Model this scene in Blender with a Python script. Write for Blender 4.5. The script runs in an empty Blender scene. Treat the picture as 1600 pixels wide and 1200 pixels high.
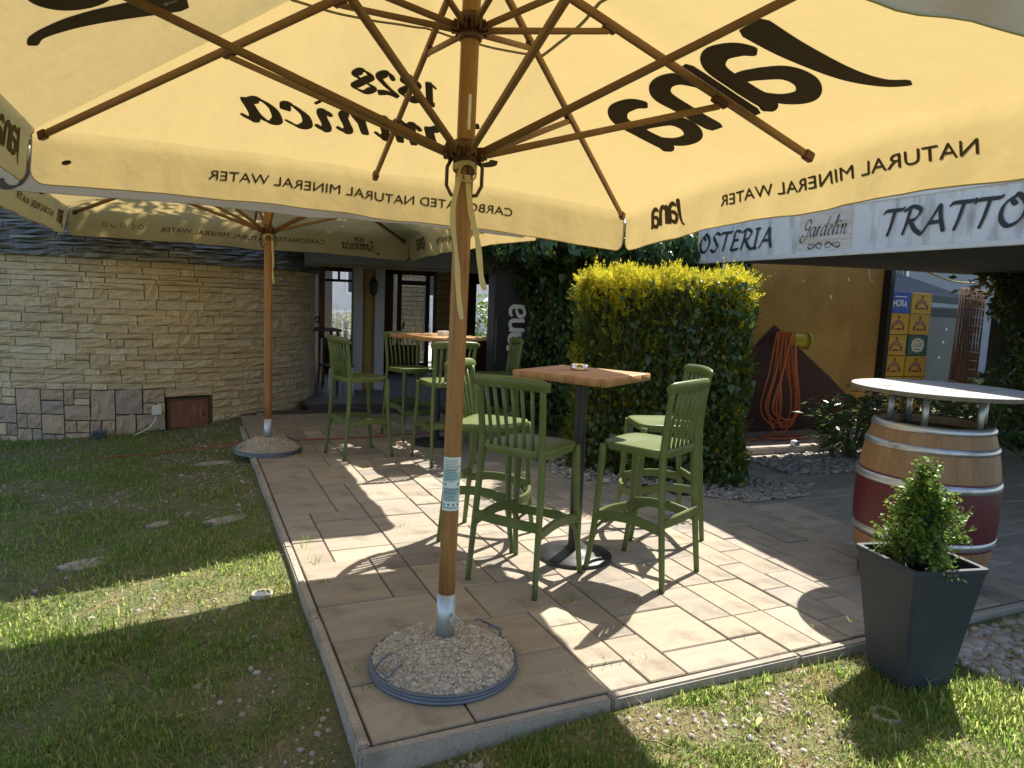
import bpy, bmesh, math, random
import numpy as np
from mathutils import Vector, Matrix, noise

random.seed(11); rng = np.random.default_rng(11)
S = bpy.context.scene
COL = S.collection
R = math.radians

# ---------------------------------------------------------------- camera, sky, sun, exposure
cam_d = bpy.data.cameras.new('camera'); cam = bpy.data.objects.new('camera', cam_d); COL.objects.link(cam)
cam_d.sensor_width = 36.0; cam_d.lens = 24.95; cam_d.clip_start = 0.05; cam_d.clip_end = 500
pt, rl, yw = R(6.7), R(2.3), R(23.8)
fw = Vector((math.sin(yw)*math.cos(pt), math.cos(yw)*math.cos(pt), -math.sin(pt)))
rt0 = Vector((math.cos(yw), -math.sin(yw), 0)); up0 = rt0.cross(fw)
rt = rt0*math.cos(rl) + up0*math.sin(rl); up = up0*math.cos(rl) - rt0*math.sin(rl)
M = Matrix((rt, up, -fw)).transposed().to_4x4(); M.translation = (0, 0, 1.53)
cam.matrix_world = M
S.camera = cam

SUN = Vector((0.645, 0.37, 1.0)).normalized()
W = bpy.data.worlds.new('World'); S.world = W; W.use_nodes = True
nt = W.node_tree; nt.nodes.clear()
sky = nt.nodes.new('ShaderNodeTexSky'); sky.sky_type = 'NISHITA'; sky.sun_disc = False
sky.sun_elevation = math.asin(SUN.z); sky.sun_rotation = math.atan2(SUN.x, SUN.y)
sky.air_density = 1.0; sky.dust_density = 1.0; sky.ozone_density = 1.0
bg = nt.nodes.new('ShaderNodeBackground'); bg.inputs['Strength'].default_value = 0.12
wo = nt.nodes.new('ShaderNodeOutputWorld')
nt.links.new(sky.outputs[0], bg.inputs[0]); nt.links.new(bg.outputs[0], wo.inputs[0])
sl = bpy.data.lights.new('sun', 'SUN'); sl.energy = 5.0; sl.angle = R(0.53); sl.color = (1.0, 0.94, 0.84)
so = bpy.data.objects.new('sun', sl); COL.objects.link(so)
so.rotation_euler = (-SUN).to_track_quat('-Z', 'Y').to_euler(); so.location = SUN*30
S.view_settings.view_transform = 'Standard'; S.view_settings.look = 'None'
S.view_settings.exposure = 1.18; S.view_settings.gamma = 1.0; S.view_settings.use_curve_mapping = False
S.render.engine = 'CYCLES'
S.cycles.max_bounces = 8; S.cycles.diffuse_bounces = 5; S.cycles.transmission_bounces = 6; S.cycles.transparent_max_bounces = 8
S.cycles.caustics_reflective = False; S.cycles.caustics_refractive = False
S.cycles.sample_clamp_indirect = 6.0

# ---------------------------------------------------------------- materials
def nodes(m):
    m.use_nodes = True; t = m.node_tree; t.nodes.clear()
    return t, t.nodes, t.links
def N(t, ty, **k):
    n = t.nodes.new(ty)
    for a, b in k.items():
        if a in n.inputs: n.inputs[a].default_value = b
        else: setattr(n, a, b)
    return n
def rgba(c): return (c[0], c[1], c[2], 1.0)
def ramp(t, stops):
    r = t.nodes.new('ShaderNodeValToRGB'); e = r.color_ramp.elements
    while len(e) < len(stops): e.new(0.5)
    for i, (p, c) in enumerate(stops):
        e[i].position = p; e[i].color = rgba(c)
    return r
def mixc(t, f, a, b, blend='MIX'):
    m = t.nodes.new('ShaderNodeMix'); m.data_type = 'RGBA'; m.blend_type = blend
    for i, x in ((0, f), (6, a), (7, b)):
        if hasattr(x, 'is_linked') or hasattr(x, 'links'): t.links.new(x, m.inputs[i])
        else: m.inputs[i].default_value = x if i == 0 else rgba(x)
    return m.outputs[2]
def mat(name, cols, rough=0.6, scale=6.0, detail=5, stretch=(1, 1, 1), bump=0.0, bscale=None, metal=0.0, spec=0.5,
        island=None, objrand=None, fine=None, trans=0.0, tcol=None, voro=None, stain=None):
    """cols: colours spread over a noise; island/objrand: colours picked per mesh island / per object and blended in."""
    m = bpy.data.materials.new(name); t, ns, lk = nodes(m)
    out = N(t, 'ShaderNodeOutputMaterial'); p = N(t, 'ShaderNodeBsdfPrincipled')
    tc = N(t, 'ShaderNodeTexCoord'); mp = N(t, 'ShaderNodeMapping'); mp.inputs['Scale'].default_value = stretch
    lk.new(tc.outputs['Object'], mp.inputs[0])
    vec = mp.outputs[0]
    oi = N(t, 'ShaderNodeObjectInfo')
    if objrand is not None:
        ad = N(t, 'ShaderNodeVectorMath', operation='MULTIPLY_ADD'); 
        cmb = N(t, 'ShaderNodeCombineXYZ'); 
        for i in range(3): lk.new(oi.outputs['Random'], cmb.inputs[i])
        lk.new(cmb.outputs[0], ad.inputs[0]); ad.inputs[1].default_value = (37, 53, 71); lk.new(vec, ad.inputs[2]); vec = ad.outputs[0]
    nz = N(t, 'ShaderNodeTexNoise'); nz.inputs['Scale'].default_value = scale; nz.inputs['Detail'].default_value = detail
    nz.inputs['Roughness'].default_value = 0.62
    lk.new(vec, nz.inputs['Vector'])
    k = len(cols)
    if k == 1: stops = [(0, cols[0]), (1, cols[0])]
    else: stops = [(0.3 + 0.4*i/(k-1), c) for i, c in enumerate(cols)]
    rp = ramp(t, stops); lk.new(nz.outputs[0], rp.inputs[0]); c = rp.outputs[0]
    if voro:
        vs, vcols, vf = voro
        v = N(t, 'ShaderNodeTexVoronoi'); v.inputs['Scale'].default_value = vs; lk.new(vec, v.inputs['Vector'])
        sx = N(t, 'ShaderNodeSeparateColor'); lk.new(v.outputs['Color'], sx.inputs[0])
        r2 = ramp(t, [(i/max(1, len(vcols)-1), q) for i, q in enumerate(vcols)]); r2.color_ramp.interpolation = 'CONSTANT' if False else 'LINEAR'
        lk.new(sx.outputs[0], r2.inputs[0]); c = mixc(t, vf, c, r2.outputs[0])
    if objrand is not None and len(objrand):
        r2 = ramp(t, [(i/max(1, len(objrand)-1), q) for i, q in enumerate(objrand)]); lk.new(oi.outputs['Random'], r2.inputs[0])
        c = mixc(t, 0.6, c, r2.outputs[0])
    if island is not None:
        g = N(t, 'ShaderNodeNewGeometry'); r2 = ramp(t, [(i/max(1, len(island)-1), q) for i, q in enumerate(island)])
        lk.new(g.outputs['Random Per Island'], r2.inputs[0]); c = mixc(t, 0.7, c, r2.outputs[0])
    if fine:
        fs, famt = fine
        n2 = N(t, 'ShaderNodeTexNoise'); n2.inputs['Scale'].default_value = fs; n2.inputs['Detail'].default_value = 3; lk.new(vec, n2.inputs['Vector'])
        mr = N(t, 'ShaderNodeMapRange'); mr.inputs[1].default_value = .3; mr.inputs[2].default_value = .7
        mr.inputs[3].default_value = 1-famt; mr.inputs[4].default_value = 1+famt; lk.new(n2.outputs[0], mr.inputs[0])
        hs = N(t, 'ShaderNodeVectorMath', operation='SCALE'); lk.new(c, hs.inputs[0]); lk.new(mr.outputs[0], hs.inputs['Scale']); c = hs.outputs[0]
    if stain:
        ss, sstretch, scol, lo, hi = stain
        m3 = N(t, 'ShaderNodeMapping'); m3.inputs['Scale'].default_value = sstretch; lk.new(tc.outputs['Object'], m3.inputs[0])
        n3 = N(t, 'ShaderNodeTexNoise'); n3.inputs['Scale'].default_value = ss; n3.inputs['Detail'].default_value = 6; lk.new(m3.outputs[0], n3.inputs['Vector'])
        mr = N(t, 'ShaderNodeMapRange'); mr.inputs[1].default_value = lo; mr.inputs[2].default_value = hi; lk.new(n3.outputs[0], mr.inputs[0])
        c = mixc(t, mr.outputs[0], c, scol)
    lk.new(c, p.inputs['Base Color'])
    p.inputs['Roughness'].default_value = rough; p.inputs['Metallic'].default_value = metal
    p.inputs['Specular IOR Level'].default_value = spec
    if bump:
        bn = N(t, 'ShaderNodeTexNoise'); bn.inputs['Scale'].default_value = bscale or scale*6; bn.inputs['Detail'].default_value = 6
        lk.new(vec, bn.inputs['Vector']); bb = N(t, 'ShaderNodeBump'); bb.inputs['Strength'].default_value = bump; bb.inputs['Distance'].default_value = 0.01
        lk.new(bn.outputs[0], bb.inputs['Height']); lk.new(bb.outputs[0], p.inputs['Normal'])
    if trans:
        tr = N(t, 'ShaderNodeBsdfTranslucent'); mx = N(t, 'ShaderNodeMixShader'); mx.inputs[0].default_value = trans
        if tcol is None: lk.new(c, tr.inputs[0])
        else:
            if isinstance(tcol, (int, float)):
                hs = N(t, 'ShaderNodeVectorMath', operation='SCALE'); lk.new(c, hs.inputs[0]); hs.inputs['Scale'].default_value = tcol; lk.new(hs.outputs[0], tr.inputs[0])
            else: tr.inputs[0].default_value = rgba(tcol)
        if bump: lk.new(bb.outputs[0], tr.inputs['Normal'])
        lk.new(p.outputs[0], mx.inputs[1]); lk.new(tr.outputs[0], mx.inputs[2]); lk.new(mx.outputs[0], out.inputs[0])
    else: lk.new(p.outputs[0], out.inputs[0])
    return m
def glass(name, col=(.95, .97, .96), rough=0.02):
    m = bpy.data.materials.new(name); t, ns, lk = nodes(m)
    out = N(t, 'ShaderNodeOutputMaterial'); a = N(t, 'ShaderNodeBsdfTransparent'); a.inputs[0].default_value = rgba(col)
    b = N(t, 'ShaderNodeBsdfGlossy'); b.inputs['Roughness'].default_value = rough
    f = N(t, 'ShaderNodeFresnel'); f.inputs[0].default_value = 1.5; mx = N(t, 'ShaderNodeMixShader')
    lk.new(f.outputs[0], mx.inputs[0]); lk.new(a.outputs[0], mx.inputs[1]); lk.new(b.outputs[0], mx.inputs[2]); lk.new(mx.outputs[0], out.inputs[0])
    return m

MT = {}
MT['fabric'] = mat('cream_fabric', [(.66, .62, .53), (.72, .68, .58)], .85, 3, 3, bump=.9, bscale=9, spec=.1, trans=.52, tcol=(.42, .306, .122), fine=(160, .03),
                   stain=(2.2, (1, 1, 1), (.42, .34, .22), .55, .85))
MT['ink'] = mat('brown_print', [(.085, .062, .046)], .8, spec=.2)
MT['hem'] = mat('hem_fabric', [(.42, .36, .24)], .9, spec=.1)
MT['pole_wood'] = mat('oiled_pole_wood', [(.20, .085, .022), (.29, .135, .038), (.35, .18, .058)], .45, 5, 6, (9, 9, .7), bump=.1, bscale=20, fine=(60, .12))
MT['rib_wood'] = mat('rib_wood', [(.16, .08, .03), (.25, .135, .055)], .6, 5, 5, (4, 4, 4), bump=.12, bscale=40, objrand=[(.15, .075, .028), (.27, .145, .06)], fine=(50, .12))
MT['hub'] = mat('brown_hub_metal', [(.075, .028, .014), (.11, .045, .022)], .4, 12)
MT['steel'] = mat('galvanised_steel', [(.36, .39, .41), (.50, .53, .55)], .42, 9, 4, metal=.75, stain=(4, (1, 1, 1), (.22, .2, .17), .58, .8))
MT['bluesteel'] = mat('blue_grey_ring_metal', [(.10, .12, .15), (.15, .175, .21)], .45, 7, metal=.3)
MT['aggregate'] = mat('washed_gravel_concrete', [(.30, .25, .19), (.36, .31, .24)], .85, 14, voro=(95, [(.50, .44, .36), (.14, .12, .10), (.38, .29, .2), (.58, .54, .47), (.25, .21, .17)], .8), bump=.9, bscale=120)
MT['agg_stone'] = mat('small_gravel_stones', [(.4, .35, .28)], .7, island=[(.55, .49, .4), (.2, .17, .14), (.42, .33, .24), (.6, .56, .5), (.3, .26, .21)])
MT['strap'] = mat('cream_strap', [(.66, .58, .36)], .85, trans=.3)
MT['paver'] = mat('concrete_paver', [(.175, .158, .132), (.31, .268, .205), (.41, .343, .248)], .85, 2.6, 5, (1, 5, 1), bump=.35, bscale=140,
                  objrand=[(.175, .16, .147), (.39, .32, .22), (.24, .222, .196), (.45, .38, .28), (.31, .255, .185), (.165, .152, .14), (.35, .305, .243), (.26, .21, .157)], fine=(150, .30), stain=(4, (1, 1, 1), (.13, .10, .075), .56, .80))
MT['joint'] = mat('joint_sand', [(.05, .04, .03), (.10, .08, .06)], .95, 30, bump=.4)
MT['curb'] = mat('concrete_kerb', [(.27, .235, .20), (.36, .315, .265)], .9, 8, bump=.3, bscale=90, fine=(70, .14), objrand=[(.28, .245, .205), (.36, .315, .26)], stain=(6, (1, 1, 1), (.16, .14, .11), .56, .8))
MT['soil'] = mat('lawn_soil', [(.09, .08, .035), (.13, .12, .05), (.08, .10, .03), (.21, .15, .085)], .95, 3.0, 8, bump=.9, bscale=45, fine=(60, .3))
MT['grass'] = mat('grass_blades', [(.085, .15, .026), (.13, .19, .038), (.27, .25, .10)], .5, 1.6, 5, island=[(.065, .125, .02), (.14, .21, .036), (.10, .165, .03), (.29, .26, .12), (.09, .15, .026), (.21, .21, .075)], trans=.6, tcol=2.6, spec=.3)
MT['straw'] = mat('dry_grass', [(.34, .27, .14)], .8, island=[(.40, .32, .17), (.25, .18, .08), (.36, .24, .11)], trans=.25)
MT['pebble'] = mat('pebble_stone', [(.3, .27, .23)], .7, island=[(.34, .31, .26), (.24, .205, .165), (.42, .39, .35), (.18, .165, .15), (.3, .26, .21)], fine=(90, .12))
MT['wall_stone'] = mat('limestone', [(.32, .25, .16), (.50, .40, .26), (.60, .51, .37)], .95, 3.0, 8, (3.5, 1.5, 1.1), bump=1.0, bscale=6, spec=.2, objrand=[(.38, .29, .175), (.55, .425, .265), (.49, .355, .20), (.59, .495, .36), (.42, .335, .225), (.55, .41, .235)], fine=(16, .3),
                       stain=(1.6, (3, 1, 1), (.20, .185, .165), .60, .82))
MT['plinth_stone'] = mat('plinth_stone', [(.32, .235, .17), (.46, .34, .25)], .9, 3, 8, (1.6, 1, 1), bump=1.0, bscale=7, objrand=[(.27, .235, .20), (.50, .34, .23), (.44, .32, .23), (.24, .22, .20), (.50, .34, .23)], fine=(16, .28))
MT['mortar'] = mat('mortar', [(.05, .042, .03), (.08, .065, .05)], .95, 20, bump=.5)
MT['slab'] = mat('dark_roof_slab', [(.08, .085, .095), (.17, .17, .175), (.34, .335, .32)], .9, 3, 8, (4.5, 3, 1), bump=1.0, bscale=7, objrand=[(.10, .105, .115), (.26, .25, .235), (.16, .16, .165), (.30, .27, .22)], fine=(16, .3))
MT['tile'] = mat('roof_tile_clay', [(.38, .24, .19), (.5, .35, .29)], .8, 8, objrand=[(.36, .22, .17), (.5, .38, .33)])
MT['green'] = mat('olive_green_plastic', [(.084, .114, .028), (.098, .132, .034)], .42, 3, spec=.45, bump=.03, bscale=200, stain=(4, (1, 1, 1), (.15, .185, .075), .52, .8))
MT['table_wood'] = mat('table_top_wood', [(.25, .12, .042), (.36, .19, .075), (.43, .25, .11)], .5, 3, 7, (1, 9, 1), bump=.12, bscale=12, fine=(30, .1))
MT['black'] = mat('black_metal', [(.012, .012, .013), (.02, .02, .021)], .45, 10)
MT['glassy'] = glass('clear_glass')
MT['dkglass'] = glass('window_glass', (.85, .87, .88), .03)
MT['white'] = mat('white_paint', [(.72, .72, .71), (.8, .8, .78)], .5, 4)
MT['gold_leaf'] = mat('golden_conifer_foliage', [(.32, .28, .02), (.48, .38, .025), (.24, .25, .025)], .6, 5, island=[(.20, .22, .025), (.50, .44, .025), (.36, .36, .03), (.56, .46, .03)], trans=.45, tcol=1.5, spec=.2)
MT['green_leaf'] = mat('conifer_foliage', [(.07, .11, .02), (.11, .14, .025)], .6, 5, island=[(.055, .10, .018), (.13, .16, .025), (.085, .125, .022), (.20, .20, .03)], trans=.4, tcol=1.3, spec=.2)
MT['ivy_leaf'] = mat('ivy_foliage', [(.035, .08, .024), (.06, .11, .032)], .30, 6, island=[(.03, .068, .02), (.075, .13, .036), (.045, .092, .027)], trans=.28, tcol=1.5, spec=.5)
MT['box_leaf'] = mat('box_shrub_foliage', [(.06, .12, .018), (.13, .20, .03)], .4, 9, island=[(.05, .10, .016), (.14, .22, .03), (.09, .15, .022), (.20, .27, .045)], trans=.4, tcol=1.5, spec=.4)
MT['laurel_leaf'] = mat('laurel_foliage', [(.045, .085, .02), (.07, .12, .03)], .35, 5, island=[(.035, .07, .02), (.08, .13, .03), (.05, .09, .025)], trans=.3, tcol=1.5)
MT['yellow_leaf'] = mat('yellow_green_leaves', [(.16, .17, .03), (.22, .2, .04)], .45, 5, island=[(.12, .14, .025), (.25, .22, .04)], trans=.35, tcol=1.4)
MT['inner'] = mat('dark_core', [(.018, .02, .010), (.03, .028, .014)], .95, 12, bump=.9)  # near-black filler for solid cores added inside the foliage to block light
MT['bark'] = mat('bark', [(.10, .075, .05), (.16, .12, .085)], .9, 12, bump=.7)
MT['ochre'] = mat('ochre_plaster', [(.36, .205, .055), (.43, .255, .075), (.48, .29, .095)], .85, 2.2, 7, bump=.25, bscale=50, fine=(40, .07), stain=(1.6, (1, 1, .35), (.26, .145, .045), .55, .8))
MT['maroon'] = mat('dark_red_paint', [(.055, .018, .016), (.07, .024, .02)], .7, 5)
MT['hose'] = mat('orange_hose', [(.60, .13, .035), (.66, .17, .05)], .5, 6)
MT['yellow_plastic'] = mat('yellow_plastic', [(.42, .36, .02), (.5, .42, .03)], .45, 6)
MT['crate_yellow'] = mat('yellow_crate_plastic', [(.55, .34, .02), (.62, .39, .03)], .5, 4)
MT['crate_blue'] = mat('blue_crate_plastic', [(.02, .085, .38)], .5, 4)
MT['crate_green'] = mat('green_crate_plastic', [(.02, .11, .075)], .5, 4)
MT['print_red'] = mat('red_print', [(.24, .025, .02)], .6)
MT['print_cream'] = mat('cream_print', [(.72, .66, .5)], .6)
MT['print_white'] = mat('white_print', [(.8, .8, .8)], .6)
MT['fridge'] = mat('grey_blue_enamel', [(.07, .095, .12), (.09, .115, .14)], .4, 3)
MT['vinyl'] = mat('grey_white_vinyl', [(.66, .67, .70), (.76, .765, .78)], .55, 2, 6, stain=(5, (.6, 2.2, .5), (.34, .33, .33), .5, .75), trans=.12)
MT['sign_print'] = mat('sign_black_print', [(.02, .02, .022)], .6)
MT['emblem'] = mat('faded_emblem_panel', [(.42, .30, .22), (.58, .52, .47), (.64, .64, .66)], .6, 3.5, 4, (1, .4, 5))
MT['frame_white'] = mat('white_frame_metal', [(.6, .6, .6), (.7, .7, .69)], .4, 5, stain=(6, (1, 1, 1), (.35, .32, .28), .6, .85))
MT['wood_barrel'] = mat('barrel_oak', [(.20, .105, .05), (.29, .165, .08), (.36, .225, .125)], .6, 4, 7, (6, 6, .5), bump=.2, bscale=20, objrand=[(.235, .13, .06), (.30, .18, .09)], fine=(40, .12))
MT['wine'] = mat('wine_red_paint', [(.075, .007, .013), (.10, .010, .018)], .5, 4, objrand=[(.078, .008, .013), (.11, .012, .02)], fine=(30, .12))
MT['hoop'] = mat('galvanised_hoop', [(.42, .44, .46), (.58, .60, .62)], .38, 7, 5, metal=.8, stain=(6, (1, 1, 2), (.2, .17, .14), .58, .75))
MT['disc'] = mat('grey_board_top', [(.24, .225, .205), (.34, .322, .30)], .55, 4, 6, (1, 5, 1), fine=(60, .08))
MT['disc_edge'] = mat('board_edge', [(.12, .095, .07), (.2, .165, .125)], .8, 20)
MT['planter'] = mat('anthracite_planter', [(.022, .027, .035), (.034, .04, .05)], .6, 3, 5, spec=.4, stain=(2.2, (1, 1, .5), (.075, .08, .088), .58, .9))
MT['dark_soil'] = mat('potting_soil', [(.03, .022, .015), (.06, .045, .03)], .95, 30, bump=.9)
MT['interior_floor'] = mat('grey_floor_tiles', [(.12, .125, .14), (.17, .175, .19)], .5, 3, objrand=[(.13, .135, .15), (.17, .175, .19)])
MT['grey_col'] = mat('pale_grey_column', [(.42, .45, .52), (.48, .51, .57)], .6, 3)
MT['ochre_col'] = mat('ochre_pillar', [(.30, .19, .065), (.37, .24, .09)], .7, 4)
MT['beam'] = mat('beige_beam', [(.085, .07, .052), (.105, .088, .066)], .7, 3)
MT['dark_wood'] = mat('dark_wood', [(.05, .028, .016), (.085, .045, .024)], .55, 5, 6, (5, 5, .6))
MT['red_wood'] = mat('orange_brown_wood', [(.20, .085, .03), (.26, .12, .045)], .55, 5, 6, (5, 5, .6))
MT['facade'] = mat('grey_facade', [(.22, .235, .27), (.28, .295, .33)], .8, 2)
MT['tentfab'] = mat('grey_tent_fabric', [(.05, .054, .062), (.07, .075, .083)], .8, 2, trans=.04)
MT['mat_reed'] = mat('brown_reed', [(.085, .04, .025), (.14, .075, .045)], .8, 8, island=[(.07, .032, .02), (.17, .09, .055), (.11, .055, .033)])
MT['rust'] = mat('rusty_iron', [(.14, .052, .032), (.22, .085, .05)], .8, 6, stain=(8, (3, 3, .6), (.3, .17, .11), .55, .8))
MT['cable'] = mat('pale_cable', [(.6, .58, .52)], .5)
MT['redcable'] = mat('red_cable', [(.30, .05, .03)], .5)
MT['dryleaf'] = mat('dry_leaf', [(.42, .28, .10), (.5, .36, .15)], .7, 20, objrand=[(.45, .31, .12), (.34, .2, .08), (.5, .4, .2)])
MT['flagstone'] = mat('flagstone', [(.26, .23, .19), (.36, .33, .28)], .9, 9, bump=.6, fine=(60, .2))
MT['boulder'] = mat('pale_boulder', [(.40, .37, .33), (.5, .47, .42)], .9, 6, bump=.6)
MT['road'] = mat('pale_road', [(.40, .38, .35), (.48, .46, .43)], .9, 2)
MT['label'] = mat('pale_blue_sticker', [(.58, .68, .70), (.70, .76, .78)], .5, 9, 2, (1, 1, 3))
MT['label_ink'] = mat('sticker_ink', [(.10, .14, .17)], .6)
MT['teal'] = mat('sticker_teal', [(.36, .54, .55)], .6)
MT['lampglow'] = bpy.data.materials.new('lit_bulb')
_t, _n, _l = nodes(MT['lampglow']); _o = N(_t, 'ShaderNodeOutputMaterial'); _e = N(_t, 'ShaderNodeEmission'); _e.inputs[0].default_value = (1, .82, .5, 1); _e.inputs[1].default_value = 4; _l.new(_e.outputs[0], _o.inputs[0])

# ---------------------------------------------------------------- builders
def link(o, parent=None):
    COL.objects.link(o)
    if parent is not None: o.parent = parent
    return o
def tag(o, label=None, cat=None, group=None, kind=None):
    if label: o['label'] = label
    if cat: o['category'] = cat
    if group: o['group'] = group
    if kind: o['kind'] = kind
    return o
def empty(name, loc=(0, 0, 0), rz=0, label=None, cat=None, group=None):
    o = bpy.data.objects.new(name, None); link(o); o.location = loc; o.rotation_euler = (0, 0, rz); o.empty_display_size = .1
    return tag(o, label, cat, group)
class MB:
    def __init__(s): s.v = []; s.f = []; s.sm = []
    def add(s, vs, fs, smooth=False):
        b = len(s.v); s.v += [tuple(p) for p in vs]; s.f += [tuple(i+b for i in f) for f in fs]; s.sm += [smooth]*len(fs); return s
    def box(s, c, d, rz=0, rot=None, taper=1.0):
        x, y, z = d[0]/2, d[1]/2, d[2]/2
        vs = []
        for sz in (-1, 1):
            k = taper if sz > 0 else 1
            for sx, sy in ((-1, -1), (1, -1), (1, 1), (-1, 1)): vs.append(Vector((sx*x*k, sy*y*k, sz*z)))
        m = rot if rot is not None else Matrix.Rotation(rz, 3, 'Z')
        vs = [m @ v + Vector(c) for v in vs]
        return s.add(vs, [(3, 2, 1, 0), (4, 5, 6, 7), (0, 1, 5, 4), (1, 2, 6, 5), (2, 3, 7, 6), (3, 0, 4, 7)])
    def bar(s, a, b, w, h, up=Vector((0, 0, 1))):
        a = Vector(a); b = Vector(b); d = (b-a); L = d.length; d.normalize()
        sd = d.cross(up)
        if sd.length < 1e-4: sd = Vector((1, 0, 0))
        sd.normalize(); u = sd.cross(d)
        m = Matrix((d, sd, u)).transposed()
        return s.box((a+b)/2, (L, w, h), rot=m)
    def tube(s, pts, rad, n=8, cap=True, sq=None, smooth=True, frame=None):
        pts = [Vector(p) for p in pts]; k = len(pts)
        if not hasattr(rad, '__len__'): rad = [rad]*k
        vs = []; prev = None
        for i in range(k):
            d = (pts[min(i+1, k-1)] - pts[max(i-1, 0)]).normalized()
            if frame is not None: u = Vector(frame) - d*d.dot(Vector(frame)); u.normalize()
            elif prev is None:
                u = Vector((0, 0, 1)) if abs(d.z) < .9 else Vector((1, 0, 0)); u = (u - d*d.dot(u)).normalized()
            else:
                u = prev - d*d.dot(prev); u.normalize()
            prev = u; w = d.cross(u)
            for j in range(n):
                t = 2*math.pi*(j+.5)/n
                r = rad[i]
                if hasattr(r, '__len__'): vs.append(pts[i] + u*math.cos(t)*r[0] + w*math.sin(t)*r[1])
                else: vs.append(pts[i] + (u*math.cos(t)+w*math.sin(t))*r)
        fs = [(i*n+j, i*n+(j+1) % n, (i+1)*n+(j+1) % n, (i+1)*n+j) for i in range(k-1) for j in range(n)]
        s.add(vs, fs, smooth)
        if cap:
            b = len(s.v) - k*n
            s.f += [tuple(b+j for j in range(n))[::-1], tuple(b+(k-1)*n+j for j in range(n))]; s.sm += [False, False]
        return s
    def lathe(s, prof, c=(0, 0, 0), n=32, smooth=True, a0=0, a1=2*math.pi):
        full = abs(a1-a0-2*math.pi) < 1e-6; cols = n if full else n+1
        vs = []
        for r, z in prof:
            for j in range(cols):
                t = a0+(a1-a0)*j/n; vs.append((c[0]+r*math.cos(t), c[1]+r*math.sin(t), c[2]+z))
        fs = [(i*cols+j, i*cols+(j+1) % cols, (i+1)*cols+(j+1) % cols, (i+1)*cols+j) for i in range(len(prof)-1) for j in range(n)]
        return s.add(vs, fs, smooth)
    def disc(s, c, r, n=24, flip=False):
        vs = [(c[0]+r*math.cos(2*math.pi*j/n), c[1]+r*math.sin(2*math.pi*j/n), c[2]) for j in range(n)]
        return s.add(vs, [tuple(range(n))[::-1] if flip else tuple(range(n))])
    def grid(s, fn, us, vs_, smooth=True):
        P = [fn(u, v) for v in vs_ for u in us]; n = len(us)
        return s.add(P, [(j*n+i, j*n+i+1, (j+1)*n+i+1, (j+1)*n+i) for j in range(len(vs_)-1) for i in range(n-1)], smooth)
    def mesh(s, name):
        me = bpy.data.meshes.new(name); me.from_pydata([tuple(v) for v in s.v], [], s.f)
        me.polygons.foreach_set('use_smooth', s.sm); me.update(); return me
    def build(s, name, m, parent=None, loc=(0, 0, 0), rz=0, bevel=0, seg=2):
        me = s.mesh(name)
        if bevel:
            bm = bmesh.new(); bm.from_mesh(me)
            es = [e for e in bm.edges if len(e.link_faces) == 2 and e.calc_face_angle(0) > .6]
            bmesh.ops.bevel(bm, geom=es, offset=bevel, segments=seg, affect='EDGES', clamp_overlap=True)
            for f in bm.faces: f.smooth = True
            bm.to_mesh(me); bm.free()
            try: me.set_sharp_from_angle(angle=R(50))
            except Exception: pass
        me.materials.append(m)
        o = bpy.data.objects.new(name, me); link(o, parent); o.location = loc; o.rotation_euler = (0, 0, rz)
        return o
def np_mesh(name, V, T, m, parent=None, smooth=False):
    me = bpy.data.meshes.new(name); V = np.asarray(V, np.float32); T = np.asarray(T, np.int32)
    me.vertices.add(len(V)); me.vertices.foreach_set('co', V.ravel())
    me.loops.add(T.size); me.loops.foreach_set('vertex_index', T.ravel())
    k = T.shape[1]
    me.polygons.add(len(T)); me.polygons.foreach_set('loop_start', np.arange(0, T.size, k, dtype=np.int32))
    me.polygons.foreach_set('loop_total', np.full(len(T), k, np.int32))
    if smooth: me.polygons.foreach_set('use_smooth', np.ones(len(T), bool))
    me.update(calc_edges=True); me.validate(); me.materials.append(m)
    o = bpy.data.objects.new(name, me); link(o, parent); return o
def dup(o, parent=None, keep=False):
    c = o.copy(); COL.objects.link(c)
    if parent is not None: c.parent = parent
    for ch in list(o.children): dup(ch, c)
    return c
def unit(a): return a/np.maximum(np.linalg.norm(a, axis=-1, keepdims=True), 1e-9)
def leaves(P, Nr, size, aspect=.5, tilt=.6, droop=0.0, fold=.25, axis=None, heart=False):
    """one small folded leaf per point: returns vertex and triangle arrays."""
    n = len(P); Nr = unit(Nr + rng.normal(0, tilt, (n, 3)))
    ax = rng.normal(0, 1, (n, 3)) if axis is None else np.asarray(axis) + rng.normal(0, .45, (n, 3))
    ax = ax + np.array([0, 0, -droop]); ax = unit(ax - Nr*(ax*Nr).sum(1, keepdims=True)); sd = np.cross(Nr, ax)
    s = np.asarray(size).reshape(-1, 1) if hasattr(size, '__len__') else size*np.exp(rng.normal(0, .28, (n, 1)))
    if not heart:
        b = P; tip = P + ax*s; l = P + ax*s*.45 + sd*s*aspect*.5 + Nr*s*fold*.3; r = P + ax*s*.45 - sd*s*aspect*.5 + Nr*s*fold*.3
        V = np.stack([b, l, tip, r], 1).reshape(-1, 3); i = np.arange(n)[:, None]*4
        T = np.concatenate([i+[0, 2, 1], i+[0, 3, 2]], 0)
    else:
        b = P; tip = P + ax*s; l1 = P - ax*s*.12 + sd*s*.38 + Nr*s*.08; l2 = P + ax*s*.35 + sd*s*.42 + Nr*s*.1
        r1 = P - ax*s*.12 - sd*s*.38 + Nr*s*.08; r2 = P + ax*s*.35 - sd*s*.42 + Nr*s*.1
        V = np.stack([b, l1, l2, tip, r2, r1], 1).reshape(-1, 3); i = np.arange(n)[:, None]*6
        T = np.concatenate([i+[0, 2, 1], i+[0, 3, 2], i+[0, 4, 3], i+[0, 5, 4]], 0)
    return V, T
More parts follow.
